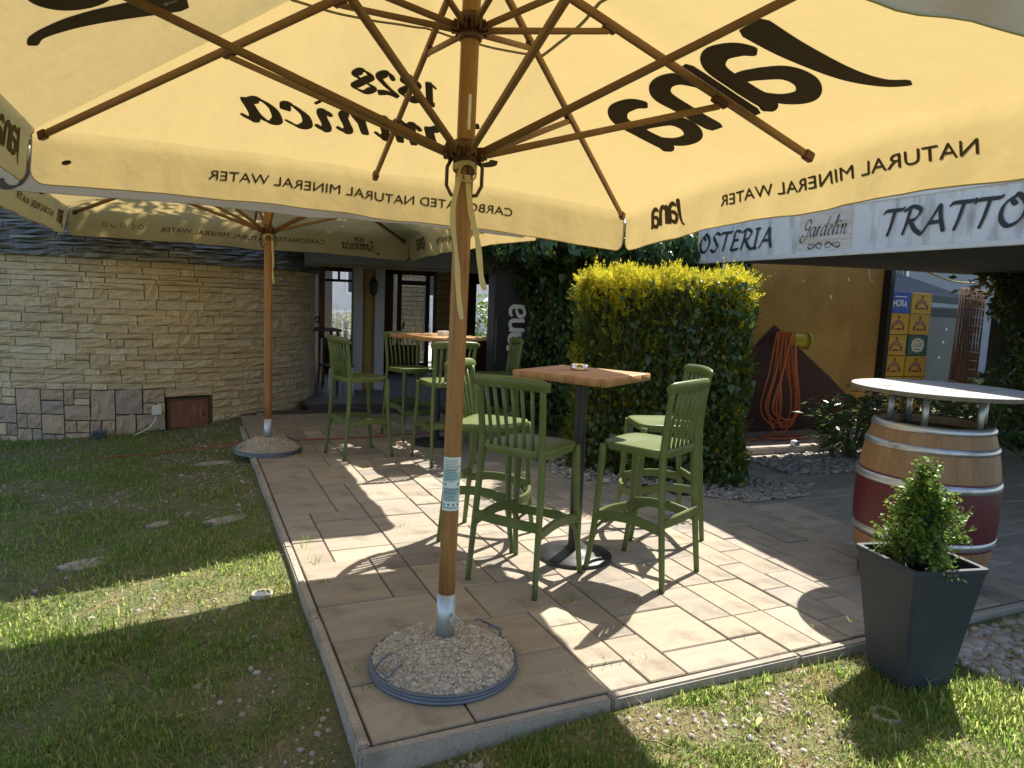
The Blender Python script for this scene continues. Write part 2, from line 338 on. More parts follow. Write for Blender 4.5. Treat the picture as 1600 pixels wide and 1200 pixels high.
def join(*vt):
    Vs = []; Ts = []; b = 0
    for V, T in vt: Vs.append(V); Ts.append(T+b); b += len(V)
    return np.concatenate(Vs), np.concatenate(Ts)
def rocks(P, size, flat=.6):
    """tiny eight-faced pebbles"""
    n = len(P); base = np.array([(1, 0, 0), (0, 1, 0), (-1, 0, 0), (0, -1, 0), (.55, .55, .8), (-.55, .55, .8), (-.55, -.55, .8), (.55, -.55, .8)], float)
    a = rng.uniform(0, 6.28, n); ca, sa = np.cos(a), np.sin(a)
    sc = np.stack([size*rng.uniform(.7, 1.3, n), size*rng.uniform(.6, 1.0, n), size*flat*rng.uniform(.7, 1.3, n)], 1)
    B = base[None]*sc[:, None]*rng.uniform(.85, 1.15, (n, 8, 1)); V = np.stack([B[..., 0]*ca[:, None]-B[..., 1]*sa[:, None], B[..., 0]*sa[:, None]+B[..., 1]*ca[:, None], B[..., 2]], -1) + P[:, None]
    i = np.arange(n)[:, None]*8
    F = [(0, 1, 4), (1, 5, 4), (1, 2, 5), (2, 6, 5), (2, 3, 6), (3, 7, 6), (3, 0, 7), (0, 4, 7), (4, 5, 6), (4, 6, 7)]
    return V.reshape(-1, 3), np.concatenate([i+list(f) for f in F], 0)
def smoothstep(a, b, x): 
    t = np.clip((x-a)/(b-a), 0, 1); return t*t*(3-2*t)

# ---------------------------------------------------------------- lettering (stroke font + built-in font)
G = {  # x-height 1
 'bold': {'J': (.52, [[(.40, 1.12, .165), (.37, .6, .14), (.28, .12, .10), (.13, -.16, .065), (-.06, -.26, .045)]]),
          'a': (.80, [[(.10, .80, .06), (.22, .93, .10), (.45, .96, .115), (.64, .80, .12), (.66, .45, .12), (.66, .12, .115), (.76, -.02, .06)],
                      [(.64, .57, .06), (.40, .55, .09), (.15, .42, .11), (.10, .2, .115), (.24, .03, .105), (.47, .07, .09), (.64, .28, .06)]]),
          'n': (.82, [[(.12, 1.0, .115), (.12, 0, .115)], [(.14, .66, .06), (.28, .90, .09), (.48, .95, .11), (.65, .80, .12), (.67, .45, .115), (.67, 0, .115)]])},
 'ital': {'J': (1.0, [[(.35, 1.5), (.6, 1.46), (.95, 1.52)], [(.74, 1.46), (.66, .8), (.58, .15), (.40, -.34), (.05, -.48), (-.22, -.34), (-.26, -.12)]]),
          'a': (.98, [[(.64, .86), (.40, .98), (.14, .66), (.12, .18), (.34, .03), (.58, .34), (.72, .95)], [(.76, .98), (.66, .30), (.74, .03), (.98, .24)]]),
          'm': (1.34, [[(-.04, .72), (.12, .94), (.22, .80), (.14, 0)], [(.18, .45), (.44, .94), (.60, .80), (.52, 0)], [(.56, .45), (.84, .94), (1.0, .80), (.92, .22), (1.02, .03), (1.22, .24)]]),
          'n': (1.0, [[(-.04, .72), (.12, .94), (.22, .80), (.14, 0)], [(.18, .45), (.46, .94), (.66, .80), (.58, .22), (.68, .03), (.88, .24)]]),
          'i': (.52, [[(-.04, .72), (.12, .94), (.20, .75), (.14, .22), (.24, .03), (.42, .24)], [(.20, 1.28, .12), (.26, 1.34, .12)]]),
          'c': (.74, [[(.58, .72, .07), (.52, .95), (.36, .97), (.12, .62), (.12, .18), (.36, .03), (.66, .26)]]),
          '1': (.52, [[(.05, .78), (.28, .98)], [(.30, 1.0), (.22, .02)], [(.05, .02), (.40, .02)]]),
          '8': (.76, [[(.34, .52), (.12, .76), (.34, 1.0), (.56, .78), (.34, .52), (.06, .24), (.32, 0), (.62, .22), (.34, .52)]]),
          '2': (.70, [[(.10, .74, .07), (.28, 1.0), (.54, .80), (.34, .42), (.04, .03), (.34, .08), (.62, .04)]]),
          'r': (.60, [[(-.02, .1), (.16, .8), (.24, 1.0), (.34, .86), (.5, .92)], [(.22, .86), (.12, 0)]]),
          'd': (1.0, [[(.64, .86), (.40, .98), (.14, .66), (.12, .18), (.34, .03), (.58, .34), (.72, .95)], [(.96, 1.9), (.80, 1.2), (.66, .30), (.74, .03), (.98, .24)]]),
          'e': (.68, [[(.10, .42), (.42, .58), (.50, .86), (.34, .98), (.12, .62), (.14, .16), (.34, .03), (.66, .26)]]),
          'l': (.50, [[(-.06, .2), (.34, 1.2), (.44, 1.8), (.32, 1.75), (.14, .30), (.22, .03), (.42, .24)]]),
          'G': (1.05, [[(.92, 1.30), (.80, 1.70), (.38, 1.66), (.16, 1.2), (.34, .80), (.66, .78), (.92, 1.10), (.76, .3), (.40, -.42), (-.02, -.46), (-.18, -.1), (.06, .22), (.20, .06)]])},
 'caps': {'O': (.82, [[(.42, 1.0), (.10, .72), (.06, .28), (.28, 0), (.58, .18), (.68, .62), (.42, 1.0), (.30, .84), (.40, .66)]]),
          'S': (.62, [[(.56, .88), (.36, 1.0), (.16, .80), (.30, .54), (.46, .26), (.26, 0), (.0, .12)]]),
          'T': (.72, [[(-.02, .84), (.12, .96), (.62, .96), (.76, 1.04)], [(.40, .96), (.32, .4), (.22, -.02)]]),
          'E': (.62, [[(.58, .94), (.24, .96), (.16, .5), (.08, .03), (.52, .06)], [(.16, .5), (.46, .53)]]),
          'R': (.76, [[(.24, .96), (.16, .4), (.06, -.02)], [(.02, .86), (.30, 1.02), (.60, .86), (.46, .56), (.18, .48)], [(.28, .48), (.48, .16), (.74, -.06)]]),
          'I': (.42, [[(.24, .97), (.14, .02)], [(.08, .97), (.38, .98)], [(-.02, .02), (.28, .02)]]),
          'A': (.78, [[(-.02, -.02), (.24, .48), (.46, 1.0)], [(.46, 1.0), (.54, .5), (.68, -.02)], [(.14, .34), (.58, .37)]])}}
def cr(pts, n=7):
    P = [Vector((*p[:2], p[2] if len(p) > 2 else -1)) for p in pts]
    if len(P) == 2: P = [P[0], P[0].lerp(P[1], .5), P[1]]
    P = [P[0]*2-P[1]] + P + [P[-1]*2-P[-2]]; out = []
    for i in range(1, len(P)-2):
        a, b, c, d = P[i-1:i+3]
        for k in range(n):
            t = k/n; out.append(.5*((2*b)+(c-a)*t+(2*a-5*b+4*c-d)*t*t+(3*b-a-3*c+d)*t**3))
    out.append(P[-2]); return out
def word(text, font, size, pen=(.036, .148, 38), slant=0.0, sx=1.0, gap=0.0):
    """list of ribbons [(x,y)l, (x,y)r] and the total width"""
    x0 = 0; res = []
    for ch in text:
        if ch == ' ': x0 += .5; continue
        adv, strokes = G[font][ch]
        for st in strokes:
            pts = cr(st); given = all(len(p) > 2 for p in st); rib = []
            for i, p in enumerate(pts):
                d = (pts[min(i+1, len(pts)-1)] - pts[max(i-1, 0)]); d = Vector((d.x, d.y))
                if d.length < 1e-6: d = Vector((0, 1))
                d.normalize()
                if font == 'bold' or given: hw = p.z
                else:
                    hw = pen[0] + (pen[1]-pen[0])*abs(math.sin(math.atan2(d.y, d.x) - R(pen[2])))
                e = min(i, len(pts)-1-i)
                if e == 0: hw *= .72
                n = Vector((-d.y, d.x))
                a = Vector((p.x, p.y)); q = []
                for z in (a+n*hw, a-n*hw): q.append(((z.x+x0+slant*z.y)*size*sx, z.y*size))
                rib.append(q)
            res.append(rib)
        x0 += adv + gap
    return res, x0*size*sx
def ribbons_mesh(mb, ribs, f, both=False, off=.003):
    for k, rib in enumerate(ribs):
        for sg in ((1, -1) if both else (1,)):
            o = sg*(off + .0004*(k % 5))
            vs = []; fs = []
            for i, (l, r) in enumerate(rib):
                vs += [f(l[0], l[1], o), f(r[0], r[1], o)]
                if i: fs.append((2*i-2, 2*i-1, 2*i+1, 2*i))
            mb.add(vs, fs)
def font_mesh(mb, text, size, f, both=False, off=.003, width=None, bold=0.0):
    cu = bpy.data.curves.new('t', 'FONT'); cu.body = text; cu.size = size; cu.resolution_u = 3; cu.offset = bold
    ob = bpy.data.objects.new('t', cu); COL.objects.link(ob); bpy.context.view_layer.update()
    me = bpy.data.meshes.new_from_object(ob.evaluated_get(bpy.context.evaluated_depsgraph_get()))
    vs = [v.co.copy() for v in me.vertices]; fs = [tuple(p.vertices) for p in me.polygons]
    bpy.data.objects.remove(ob); bpy.data.curves.remove(cu); bpy.data.meshes.remove(me)
    x0 = min(v.x for v in vs); x1 = max(v.x for v in vs); k = (width/(x1-x0)) if width else 1
    for sg in ((1, -1) if both else (1,)): mb.add([f((v.x-x0)*k, v.y, off*sg) for v in vs], fs)
    return (x1-x0)*k

# ---------------------------------------------------------------- parasols
def parasol(label, x, y, rz, s, zt, zc, drop, texts, seed, tails, sticker=False, lean=0.0):
    """zc: eave heights A,B,C,D at the corners and AB,BC,CD,DA at the side middles."""
    root = empty('parasol', (x, y, 0), rz, label, 'parasol', 'large wooden parasols over the terrace')
    rs = np.random.default_rng(seed); ph = rs.uniform(0, 6.28, 40)
    sides = {'AB': ((1, 0), (0, 1), 'A', 'B'), 'BC': ((0, -1), (1, 0), 'B', 'C'), 'CD': ((-1, 0), (0, -1), 'C', 'D'), 'DA': ((0, 1), (-1, 0), 'D', 'A')}
    def eave(side, a):
        _, _, p, q = sides[side]; m = zc[side]
        return zc[p]*a*(a-1)/2 + m*(1-a*a) + zc[q]*a*(a+1)/2
    ldir = Vector((lean, 0, 1))
    def canopy(side, a, t, off=0.0):
        al, ou = sides[side][0], sides[side][1]
        k = ph[list(sides).index(side)*4]
        z = zt*(1-t) + t*eave(side, a)
        sag = -.024*math.sin(math.pi*min(1, abs(a)))*math.sin(math.pi*min(1, t)**.8) + .012*t*t*math.sin(math.pi*abs(a))
        wr = (.006*math.sin(9*a+k+5*t)*t + .004*math.sin(23*a*t+k*2) + .003*math.sin(31*t+13*a+k)*math.sin(7*a+k)) * (1-abs(a))
        r = s*t
        z += sag + wr - off
        o = .012 + off*.25
        r += o*t; return Vector((al[0]*a*r+ou[0]*r, al[1]*a*r+ou[1]*r, z+.03))
    L = math.hypot(s, zt-zc['AB'])
    def panel(side): return lambda X, Y, off: canopy(side, X/(s*max(.05, 1-Y/L)), 1-Y/L, off)
    def valance(side, X, d, off=0.0):
        al, ou = sides[side][0], sides[side][1]; a = max(-1, min(1, X/s)); k = ph[list(sides).index(side)*4+1]
        top = canopy(side, a, 1.0)
        q = min(d/.045, 1)*math.pi/2
        w = (.008*math.sin(6*X+k) + .006*math.sin(15*X+2*k+8*d) + .004*math.sin(31*X+3*k))*min(1, d/drop*1.2) + .018*math.sin(2.1*X+k)*(d/drop)**2*.5
        out = .026*math.sin(q) + w - off*1.0 + (.18*d if side != 'CD' else 0)
        zz = -d - .004*math.sin(q)
        ex = X - a*s + (.18*d*X/s if side != 'CD' else 0)
        return Vector((top.x+al[0]*ex+ou[0]*out, top.y+al[1]*ex+ou[1]*out, top.z+zz))
    mb = MB()
    tv = [.015] + [i/22 for i in range(1, 22)] + [.98, 1.0]
    for sd in sides: mb.grid(lambda u, t: canopy(sd, u, t), np.linspace(-1, 1, 33), tv)
    can = mb.build('canopy', MT['fabric'], root)
    sm = MB()
    for sd in sides:
        sm.grid(lambda u, t: canopy(sd, u, t, .004), np.linspace(-1, 1, 33), (.322, .330))
        for q in (-.985, .985): pass
    sm.build('seam', MT['hem'], can)
    for sd in sides:
        v = MB(); hem = MB(); r = .085
        def dmax(X):
            e = s + .022 - abs(X)
            return drop if e > r else drop - r + math.sqrt(max(0, r*r-(r-e)**2)) - .0*e
        us = np.concatenate([np.linspace(-s-.020, -s+.07, 10), np.linspace(-s+.12, s-.12, 61), np.linspace(s-.07, s+.020, 10)])
        ds = [0, .008, .018, .032, .05, .08, .12, .16, .20, 1.0]
        def vp(u, j, off=0.0):
            g = .002 + .012*min(1, j/9)
            uu = u if abs(u) < s-.1 else math.copysign(s-.1+(abs(u)-s+.1)*(1 - g/.12), u)
            D = dmax(u)*(1 if sd != 'CD' else .95); return valance(sd, uu, D*ds[j]/1.0 if j == 9 else D*j/9*.98, off)
        v.grid(lambda u, j: vp(u, int(j)), us, range(10))
        vo = v.build('valance', MT['fabric'], root)
        edge = [vp(us[0], j) for j in range(10)] + [vp(u, 9) for u in us[1:-1]] + [vp(us[-1], j) for j in range(9, -1, -1)]
        hem.tube(edge, .0035, 5, cap=False); hem.build('hem', MT['hem'], vo)
        ink = MB()
        for (kind, txt, X0, d0, size, width, extra) in texts.get(sd, []):
            f = lambda px, py, off: valance(sd, X0 - px, d0 - py, off); ink = MB()
            if kind == 'font': font_mesh(ink, txt, size, f, True, .0035, width, extra or 0)
            elif kind == 'dots':
                for i in range(5):
                    c0 = Vector((i*.085, 0)); seg = [(c0.x+.022*math.cos(t+i), .022*math.sin(t+i)) for t in np.linspace(0, 4.2 if i % 2 else 6.1, 14)]
                    rib = [((p[0]*1.18-c0.x*.18, p[1]*1.18), (p[0]*.9+c0.x*.1, p[1]*.9)) for p in seg]; ribbons_mesh(ink, [rib], f, True, .0035)
            else:
                w, wd = word(txt, kind, size, slant=.22 if kind == 'ital' else 0.04, sx=extra or 1.0)
                ribbons_mesh(ink, w, f, True, .0035)
            ink.build('lettering', MT['ink'], vo)
        for (kind, txt, X0, Y0, size, extra) in texts.get(sd+'p', []):
            f0 = panel(sd); f = lambda px, py, off: f0(X0 - px, Y0 - .085 + py, off); ink = MB()
            w, wd = word(txt, kind, size, slant=.22 if kind == 'ital' else 0.04, sx=extra)
            ribbons_mesh(ink, w, f, True, .0022)
            ink.build('lettering', MT['ink'], can)
    if sticker:
        m = MB(); f = lambda px, py, off: valance('AB', -1.60+px, .145-py, off)
        rib = [((.022*math.cos(t), .011*math.sin(t)+.004*math.cos(t)), (0, 0)) for t in np.linspace(0, 6.28, 14)]
        ribbons_mesh(m, [rib], f, True, .003); m.build('torn_hole', MT['dark_soil'], can)
    # pole
    def ax(z): return Vector((lean*z, 0, z))
    mb = MB(); mb.tube([ax(z) for z in np.linspace(.27, zt-.02, 12)], .0355, 20); mb.build('pole', MT['pole_wood'], root)
    mb = MB(); mb.tube([ax(z) for z in (.09, .2, .318)], .0395, 24); slv = mb.build('steel_sleeve', MT['steel'], root)
    mb = MB(); mb.tube([ax(.235)+Vector((.012, -.036, 0)), ax(.235)+Vector((.02, -.065, 0))], .006, 8)
    mb.tube([ax(.235)+Vector((.02+.018*math.cos(t), -.062, -.02+.018*math.sin(t))) for t in np.linspace(0, 6.28, 12)], .0035, 6); mb.build('eye_bolt', MT['steel'], slv)
    # base
    base = MB(); base.lathe([(0, .142), (.05, .138), (.12, .124), (.2, .094), (.26, .063), (.297, .036)], n=48)
    bo = base.build('base', MT['aggregate'], root)
    n = 2600; a = rs.uniform(0, 6.28, n); rr = .295*np.sqrt(rs.uniform(.02, 1, n)); zz = np.interp(rr, [0, .05, .12, .2, .26, .297], [.142, .138, .124, .094, .063, .036])
    V, T = rocks(np.stack([rr*np.cos(a), rr*np.sin(a), zz-.001], 1), rs.gamma(6, .0009, n)+.001, .75); so_ = np_mesh('gravel_stones', V, T, MT['agg_stone'], bo); so_['kind'] = 'stuff'
    mb = MB(); mb.lathe([(.285, .002), (.308, .002), (.312, .008), (.307, .012), (.307, .019), (.310, .022), (.307, .025), (.307, .033), (.311, .037), (.306, .042), (.300, .041), (.297, .034)], n=64)
    mb.build('metal_ring', MT['bluesteel'], bo)
    for a in (R(200), R(28)):
        mb = MB(); c = Vector((math.cos(a), math.sin(a), 0)); d = Vector((-math.sin(a), math.cos(a), 0))
        mb.tube([c*.30-d*.055+Vector((0, 0, .05)), c*.285-d*.055+Vector((0, 0, .075)), c*.24-d*.05+Vector((0, 0, .102)), c*.235-d*.035+Vector((0, 0, .104))], .0045, 6)
        mb.tube([c*.30+d*.055+Vector((0, 0, .07)), c*.285+d*.055+Vector((0, 0, .088)), c*.24+d*.05+Vector((0, 0, .102))], .0045, 6)
        mb.tube([c*.305-d*.055+Vector((0, 0, .07)), c*.305+d*.055+Vector((0, 0, .07))], .0045, 6)
        mb.build('carry_handle', MT['bluesteel'], bo)
    # hubs
    def hub(z, r, name):
        m = MB(); m.lathe([(.037, z-.045), (.044, z-.045), (.048, z-.02), (r*.86, z-.018), (r, z-.008), (r, z+.012), (r*.8, z+.022), (.048, z+.024), (.046, z+.05), (.037, z+.05)], ax(z)-Vector((0, 0, z)), 32)
        for k in range(8):
            a = k*math.pi/4; c = Vector((math.cos(a), math.sin(a), 0))
            for q in (-1, 1): m.box(ax(z)+c*(r+.006)+Vector((-c.y, c.x, 0))*q*.0165, (.03, .008, .036), rz=a)
        return m.build(name, MT['hub'], root)
    zr, zu = 2.085, 2.55
    run = hub(zr, .062, 'runner_hub'); hub(zu, .05, 'upper_hub'); hub(zt-.06, .055, 'top_hub')
    for q in (-1, 1):
        m = MB(); c = Vector((math.cos(R(-22)), math.sin(R(-22)), 0))*q*.062
        m.tube([ax(zr-.02)+c*.85, ax(zr-.05)+c*1.1, ax(zr-.12)+c*1.1, ax(zr-.155)+c*.8, ax(zr-.16)+c*.2], .0075, 8); m.build('pull_handle', MT['hub'], run)
    m = MB(); m.box(ax(zr-.065)+Vector((.012, -.04, 0)), (.03, .02, .04)); m.build('latch', MT['hub'], run, bevel=.004)
    # ribs, struts
    for k, key in enumerate(('BC', 'B', 'AB', 'A', 'DA', 'D', 'CD', 'C')):
        a = k*math.pi/4; c = Vector((math.cos(a), math.sin(a), 0)); rad = s*(1.4142 if k % 2 else 1)
        top = ax(zt-.06) + c*.05; ev = c*(rad*.985) + Vector((0, 0, zc[key]-.004)); up_ = Vector((-c.y, c.x, 0))
        def onrib(r):
            t = (r-.05)/(rad*.985-.05); return top.lerp(ev, t)
        m = MB(); m.bar(top, ev, .020, .034); m.build('rib', MT['rib_wood'], root, bevel=.003, seg=1)
        m = MB(); d = (ev-top).normalized(); m.bar(ev-d*.035, ev+d*.02, .032, .046); m.build('rib_end_cap', MT['hub'], root, bevel=.005)
        j = onrib(1.19); nrm = Vector((0, 0, -1))
        m = MB(); m.bar(j-d*.05+nrm*.02, j+d*.03+nrm*.02, .030, .03); m.build('bracket', MT['hub'], root, bevel=.004)
        st = ax(zr)+c*.066
        m = MB(); m.bar(st, j+nrm*.036-c*.01, .019, .027); m.build('strut', MT['rib_wood'], root, bevel=.003, seg=1)
        j2 = onrib(.60); m = MB(); m.bar(ax(zu)+c*.055, j2+nrm*.03, .017, .023); m.build('upper_strut', MT['rib_wood'], root, bevel=.003, seg=1)
        m = MB(); m.bar(j2-d*.03+nrm*.02, j2+d*.03+nrm*.02, .026, .026); m.build('bracket', MT['hub'], root, bevel=.004)
    # strap hanging from the runner
    for pts, w in tails:
        m = MB(); P = cr([(p[0], p[1]) for p in pts], 6); Z = cr([(p[2], p[3]) for p in pts], 6); n = len(P)
        fr = []
        for i in range(n):
            tw = .7*math.sin(i*.45); dx = Vector((math.cos(-.4+tw), math.sin(-.4+tw), 0))*w/2; p = Vector((P[i].x, P[i].y, Z[i].x)); fr += [p-dx, p+dx]
        m.add(fr, [(2*i, 2*i+1, 2*i+3, 2*i+2) for i in range(n-1)], True); m.build('strap', MT['strap'], root)
    m = MB(); m.tube([ax(2.035)+Vector((.045*math.cos(t), .045*math.sin(t), .006*math.sin(3*t)-.012*math.sin(t))) for t in np.linspace(0, 6.28, 20)], [(.014, .003)]*20, 8, cap=False)
    m.tube([ax(1.955)+Vector((.034*math.cos(t)-.004, -.052, .05+.034*math.sin(t))) for t in np.linspace(0, 6.28, 16)], [(.003, .011)]*16, 8, cap=False); m.build('strap_knot', MT['strap'], root)
    if sticker:
        def cyl(th, z, rr): return Vector((ax(z).x+rr*math.cos(th), rr*math.sin(th), z))
        tc_ = math.atan2(-y, -x) - rz
        m = MB(); m.grid(lambda u, z: cyl(tc_+u, z, .0364), np.linspace(-1.15, 1.25, 16), np.linspace(.675, .895, 4)); lb = m.build('sticker', MT['label'], root)
        m = MB(); m.grid(lambda u, z: cyl(tc_+u, z, .0367), np.linspace(-1.0, 1.1, 12), (.715, .768)); m.build('colour_band', MT['teal'], lb); m = MB(); m.grid(lambda u, z: cyl(tc_+u, z, .0367), np.linspace(-1.0, 1.1, 12), (.80, .836)); m.build('colour_band', MT['teal'], lb)
        m = MB()
        z = .884
        while z > .685:
            if not (.772 < z < .797 or .69 < z < .712):
                x0 = -.95+random.random()*.1; x1 = x0+random.uniform(1.2, 1.95)
                m.grid(lambda u, zz: cyl(tc_+u, zz, .0370), np.linspace(x0, x1, 10), (z, z+.0022+(.0015 if random.random() < .15 else 0)))
            z -= .0062
        for u0, zz0 in ((-.7, .784), (.8, .784), (-.8, .70), (-.25, .70), (.3, .70), (.85, .70)):
            m.grid(lambda u, zz: cyl(tc_+u, zz, .0370), np.linspace(u0-.1, u0+.1, 4), (zz0-.005, zz0+.005))
        m.build('print', MT['label_ink'], lb)
        m = MB(); m.grid(lambda u, z: cyl(tc_+u+.25, z, .0366), np.linspace(-.16, .18, 6), np.linspace(2.17, 2.30, 8)); m.build('torn_sticker', MT['label'], root)
    return root
jana_val = [('font', 'NATURAL MINERAL WATER', .76, .155, .085, 1.50, 0), ('bold', 'Jana', -1.10, .165, .118, None, 1.0)]
T_near = {'AB': [('font', 'CARBONATED NATURAL MINERAL WATER', .915, .158, .075, 1.83, .0)], 'BC': jana_val, 'DA': [('bold', 'Jana', 1.62, .17, .118, None, 1.0), ('font', 'NATURAL MINERAL WATER', .9, .155, .085, 1.50, 0)], 'CD': [],
          'ABp': [('ital', 'Jamnica', .60, .44, .198, 1.04), ('ital', '1828', .19, .83, .17, .95)], 'BCp': [('bold', 'Jana', .655, .45, .43, 1.12)], 'DAp': [('bold', 'Jana', .60, .45, .43, 1.12)],
          'CDp': [('ital', 'Jamnica', .62, .49, .198, 1.10)]}
T_far = {'AB': [('font', 'CARBONATED NATURAL MINERAL WATER', .80, .165, .075, 1.75, .0), ('ital', 'Jamnica', 1.42, .185, .075, None, .85), ('ital', '1828', 1.28, .085, .045, None, 1.0), ('dots', '', -1.14, .13, .1, None, None)], 'BC': jana_val,
         'DA': [('bold', 'Jana', 1.62, .17, .118, None, 1.0), ('font', 'NATURAL MINERAL WATER', 1.05, .155, .085, 1.50, 0)], 'CD': [('ital', 'Jamnica', 1.62, .17, .14, None, 1.0)],
         'ABp': [('ital', 'Jamnica', .60, .66, .198, 1.04)], 'BCp': T_near['BCp'], 'DAp': T_near['DAp']}
near_p = parasol('nearest large parasol with a pale sticker on its pole, at the front terrace corner', .92, 2.68, R(-2), 1.75, 2.93,
        dict(A=2.285, B=2.15, C=2.235, D=2.33, AB=2.25, BC=2.265, CD=2.275, DA=2.33), .265, T_near, 5,
        [([(-.01, -.05, 2.0, 0), (-.035, -.055, 1.85, 0), (-.012, -.05, 1.68, 0), (.0, -.052, 1.54, 0), (.012, -.06, 1.45, 0)], .022),
         ([(.02, -.05, 2.0, 0), (.035, -.06, 1.87, 0), (.062, -.075, 1.75, 0), (.078, -.085, 1.62, 0), (.092, -.09, 1.565, 0)], .024)], True, lean=.012)
far_p = parasol('farther parasol on the left terrace edge before the round stone hut', .58, 7.06, R(.3), 1.80, 2.92,
        dict(A=2.27, B=2.215, C=2.255, D=2.29, AB=2.25, BC=2.255, CD=2.285, DA=2.275), .265, T_far, 9,
        [([(.03, -.05, 2.0, 0), (.04, -.05, 1.8, 0), (.035, -.05, 1.7, 0), (.045, -.05, 1.6, 0)], .02)])

# ---------------------------------------------------------------- ground
def lawn_z(x, y):
    x = np.asarray(x, float); y = np.asarray(y, float)
    left = -.045 - .085*np.clip(.46-x, 0, 2.2) - .0*y
    front = -.10 + .036*np.clip(x-.5, 0, 1.9)
    w = smoothstep(1.6, 2.9, y)
    z = left*w + np.where(x < .46, np.minimum(left, front)*.5+front*.5, front)*(1-w)
    inside = (x > .56) & (y > 2.34); far_r = (x > .56) & (y > 2.34)
    z = np.where(far_r, -.16, z)
    und = .012*np.sin(3.1*x+1.3*y)+.010*np.sin(5.3*y-2.2*x)
    return z + und*np.where(far_r, 0, 1)*.7
def axis(parts): 
    o = []
    for a, b, n in parts: o += list(np.linspace(a, b, n, endpoint=False))
    return o + [parts[-1][1]]
xs = axis([(-90, -6, 10), (-6, -3, 12), (-3, .46, 60), (.46, .58, 3), (.58, 4.5, 50), (4.5, 12, 10), (12, 90, 8)])
ys = axis([(-90, -3, 10), (-3, .6, 12), (.6, 2.24, 40), (2.24, 2.36, 3), (2.36, 9.5, 60), (9.5, 14.5, 8), (14.5, 90, 8)])
mb = MB(); mb.grid(lambda u, v: (u, v, float(lawn_z(u, v))), xs, ys)
lawn = tag(mb.build('lawn', MT['soil']), 'lawn of patchy grass and bare soil around the terrace', kind='structure')

terrace = MB()
terrace.box((5.58, 5.95, -.061), (10.16, 7.33, .10), rz=.0131); terrace = tag(terrace.build('terrace', MT['joint']), 'paved terrace of tan and grey concrete slabs with a low kerb', kind='structure')
# kerb stones
def kerb(a, b, w=.044):
    a = Vector(a); b = Vector(b); L = (b-a).length; d = (b-a).normalized(); k = max(1, round(L/1.0)); 
    for i in range(k):
        p0 = a + d*(L*i/k+.003); p1 = a + d*(L*(i+1)/k-.003); c = (p0+p1)/2
        m = MB(); m.box((0, 0, 0), ((p1-p0).length, w, .22)); o = m.build('kerb_stone', MT['curb'], terrace, c + Vector((0, 0, -.106+random.uniform(-.003, .003))), math.atan2(d.y, d.x)+random.uniform(-.002, .002), bevel=.008)
kerb((.497, 2.245, 0), (.414, 8.45, 0)); kerb((.470, 2.215, 0), (5.4, 2.280, 0))
# pavers
u = .192; NX, NY = 52, 38; occ = np.zeros((NX, NY), bool); plist = []
opts = [(2, 2), (2, 2), (2, 2), (1, 2), (2, 1), (3, 2), (2, 3), (1, 2), (1, 1)]
prs = random.Random(4)
for j in range(NY):
    for i in range(NX):
        if occ[i, j]: continue
        o = opts[:]; prs.shuffle(o); o += [(1, 2), (2, 1), (1, 1)]
        for (a, b) in o:
            if i+a <= NX and j+b <= NY and not occ[i:i+a, j:j+b].any():
                occ[i:i+a, j:j+b] = True; plist.append((i, j, a, b)); break
def hidden(x, y):
    if 8.5 < x+y < 10.0 and -2.8 < x-y < -.35: return True
    if x > 3.3 and y > 6.9: return True
    return y > 9.35 - .28*max(0, x-1.0) or x > 8.9
plist = [p for p in plist if not hidden(.532+u*(p[0]+p[2]/2), 2.262+u*(p[1]+p[3]/2))]
plist.sort(key=lambda p: (math.hypot(.53+u*p[0], 2.25+u*p[1])) - .22*(p[2]*p[3]))
pm = {}; rest = MB()
for n, (i, j, a, b) in enumerate(plist):
    cx_, cy_ = .524+u*(i+a/2), 2.255+u*(j+b/2); cx_, cy_ = cx_ - .0131*(cy_-2.2), cy_ + .0131*(cx_-.5)
    if n < 300:
        q = (a, b, prs.randrange(2))
        if q not in pm:
            m = MB(); w, d = u*a-.007, u*b-.007; e = .004
            ring = lambda k, z: [(-w/2+k, -d/2+k, z), (w/2-k, -d/2+k, z), (w/2-k, d/2-k, z), (-w/2+k, d/2-k, z)]
            vs = ring(0, -.03) + ring(0, -.005) + ring(e, 0)
            fs = [(8, 9, 10, 11)] + [(r*4+k, r*4+(k+1) % 4, r*4+4+(k+1) % 4, r*4+4+k) for r in (0, 1) for k in range(4)]
            m.add(vs, fs); pm[q] = m.mesh('paver'); pm[q].materials.append(MT['paver'])
        o = bpy.data.objects.new('paver', pm[q]); link(o, terrace); o.location = (cx_, cy_, prs.uniform(-.0045, .0022)); o.rotation_euler = (prs.uniform(-.006, .006), prs.uniform(-.006, .006), .0131+prs.uniform(-.004, .004))
    else: rest.box((cx_, cy_, -.015), (u*a-.007, u*b-.007, .03), rz=.0131)
if rest.v: tag(rest.build('paver', MT['paver'], terrace), kind='stuff')

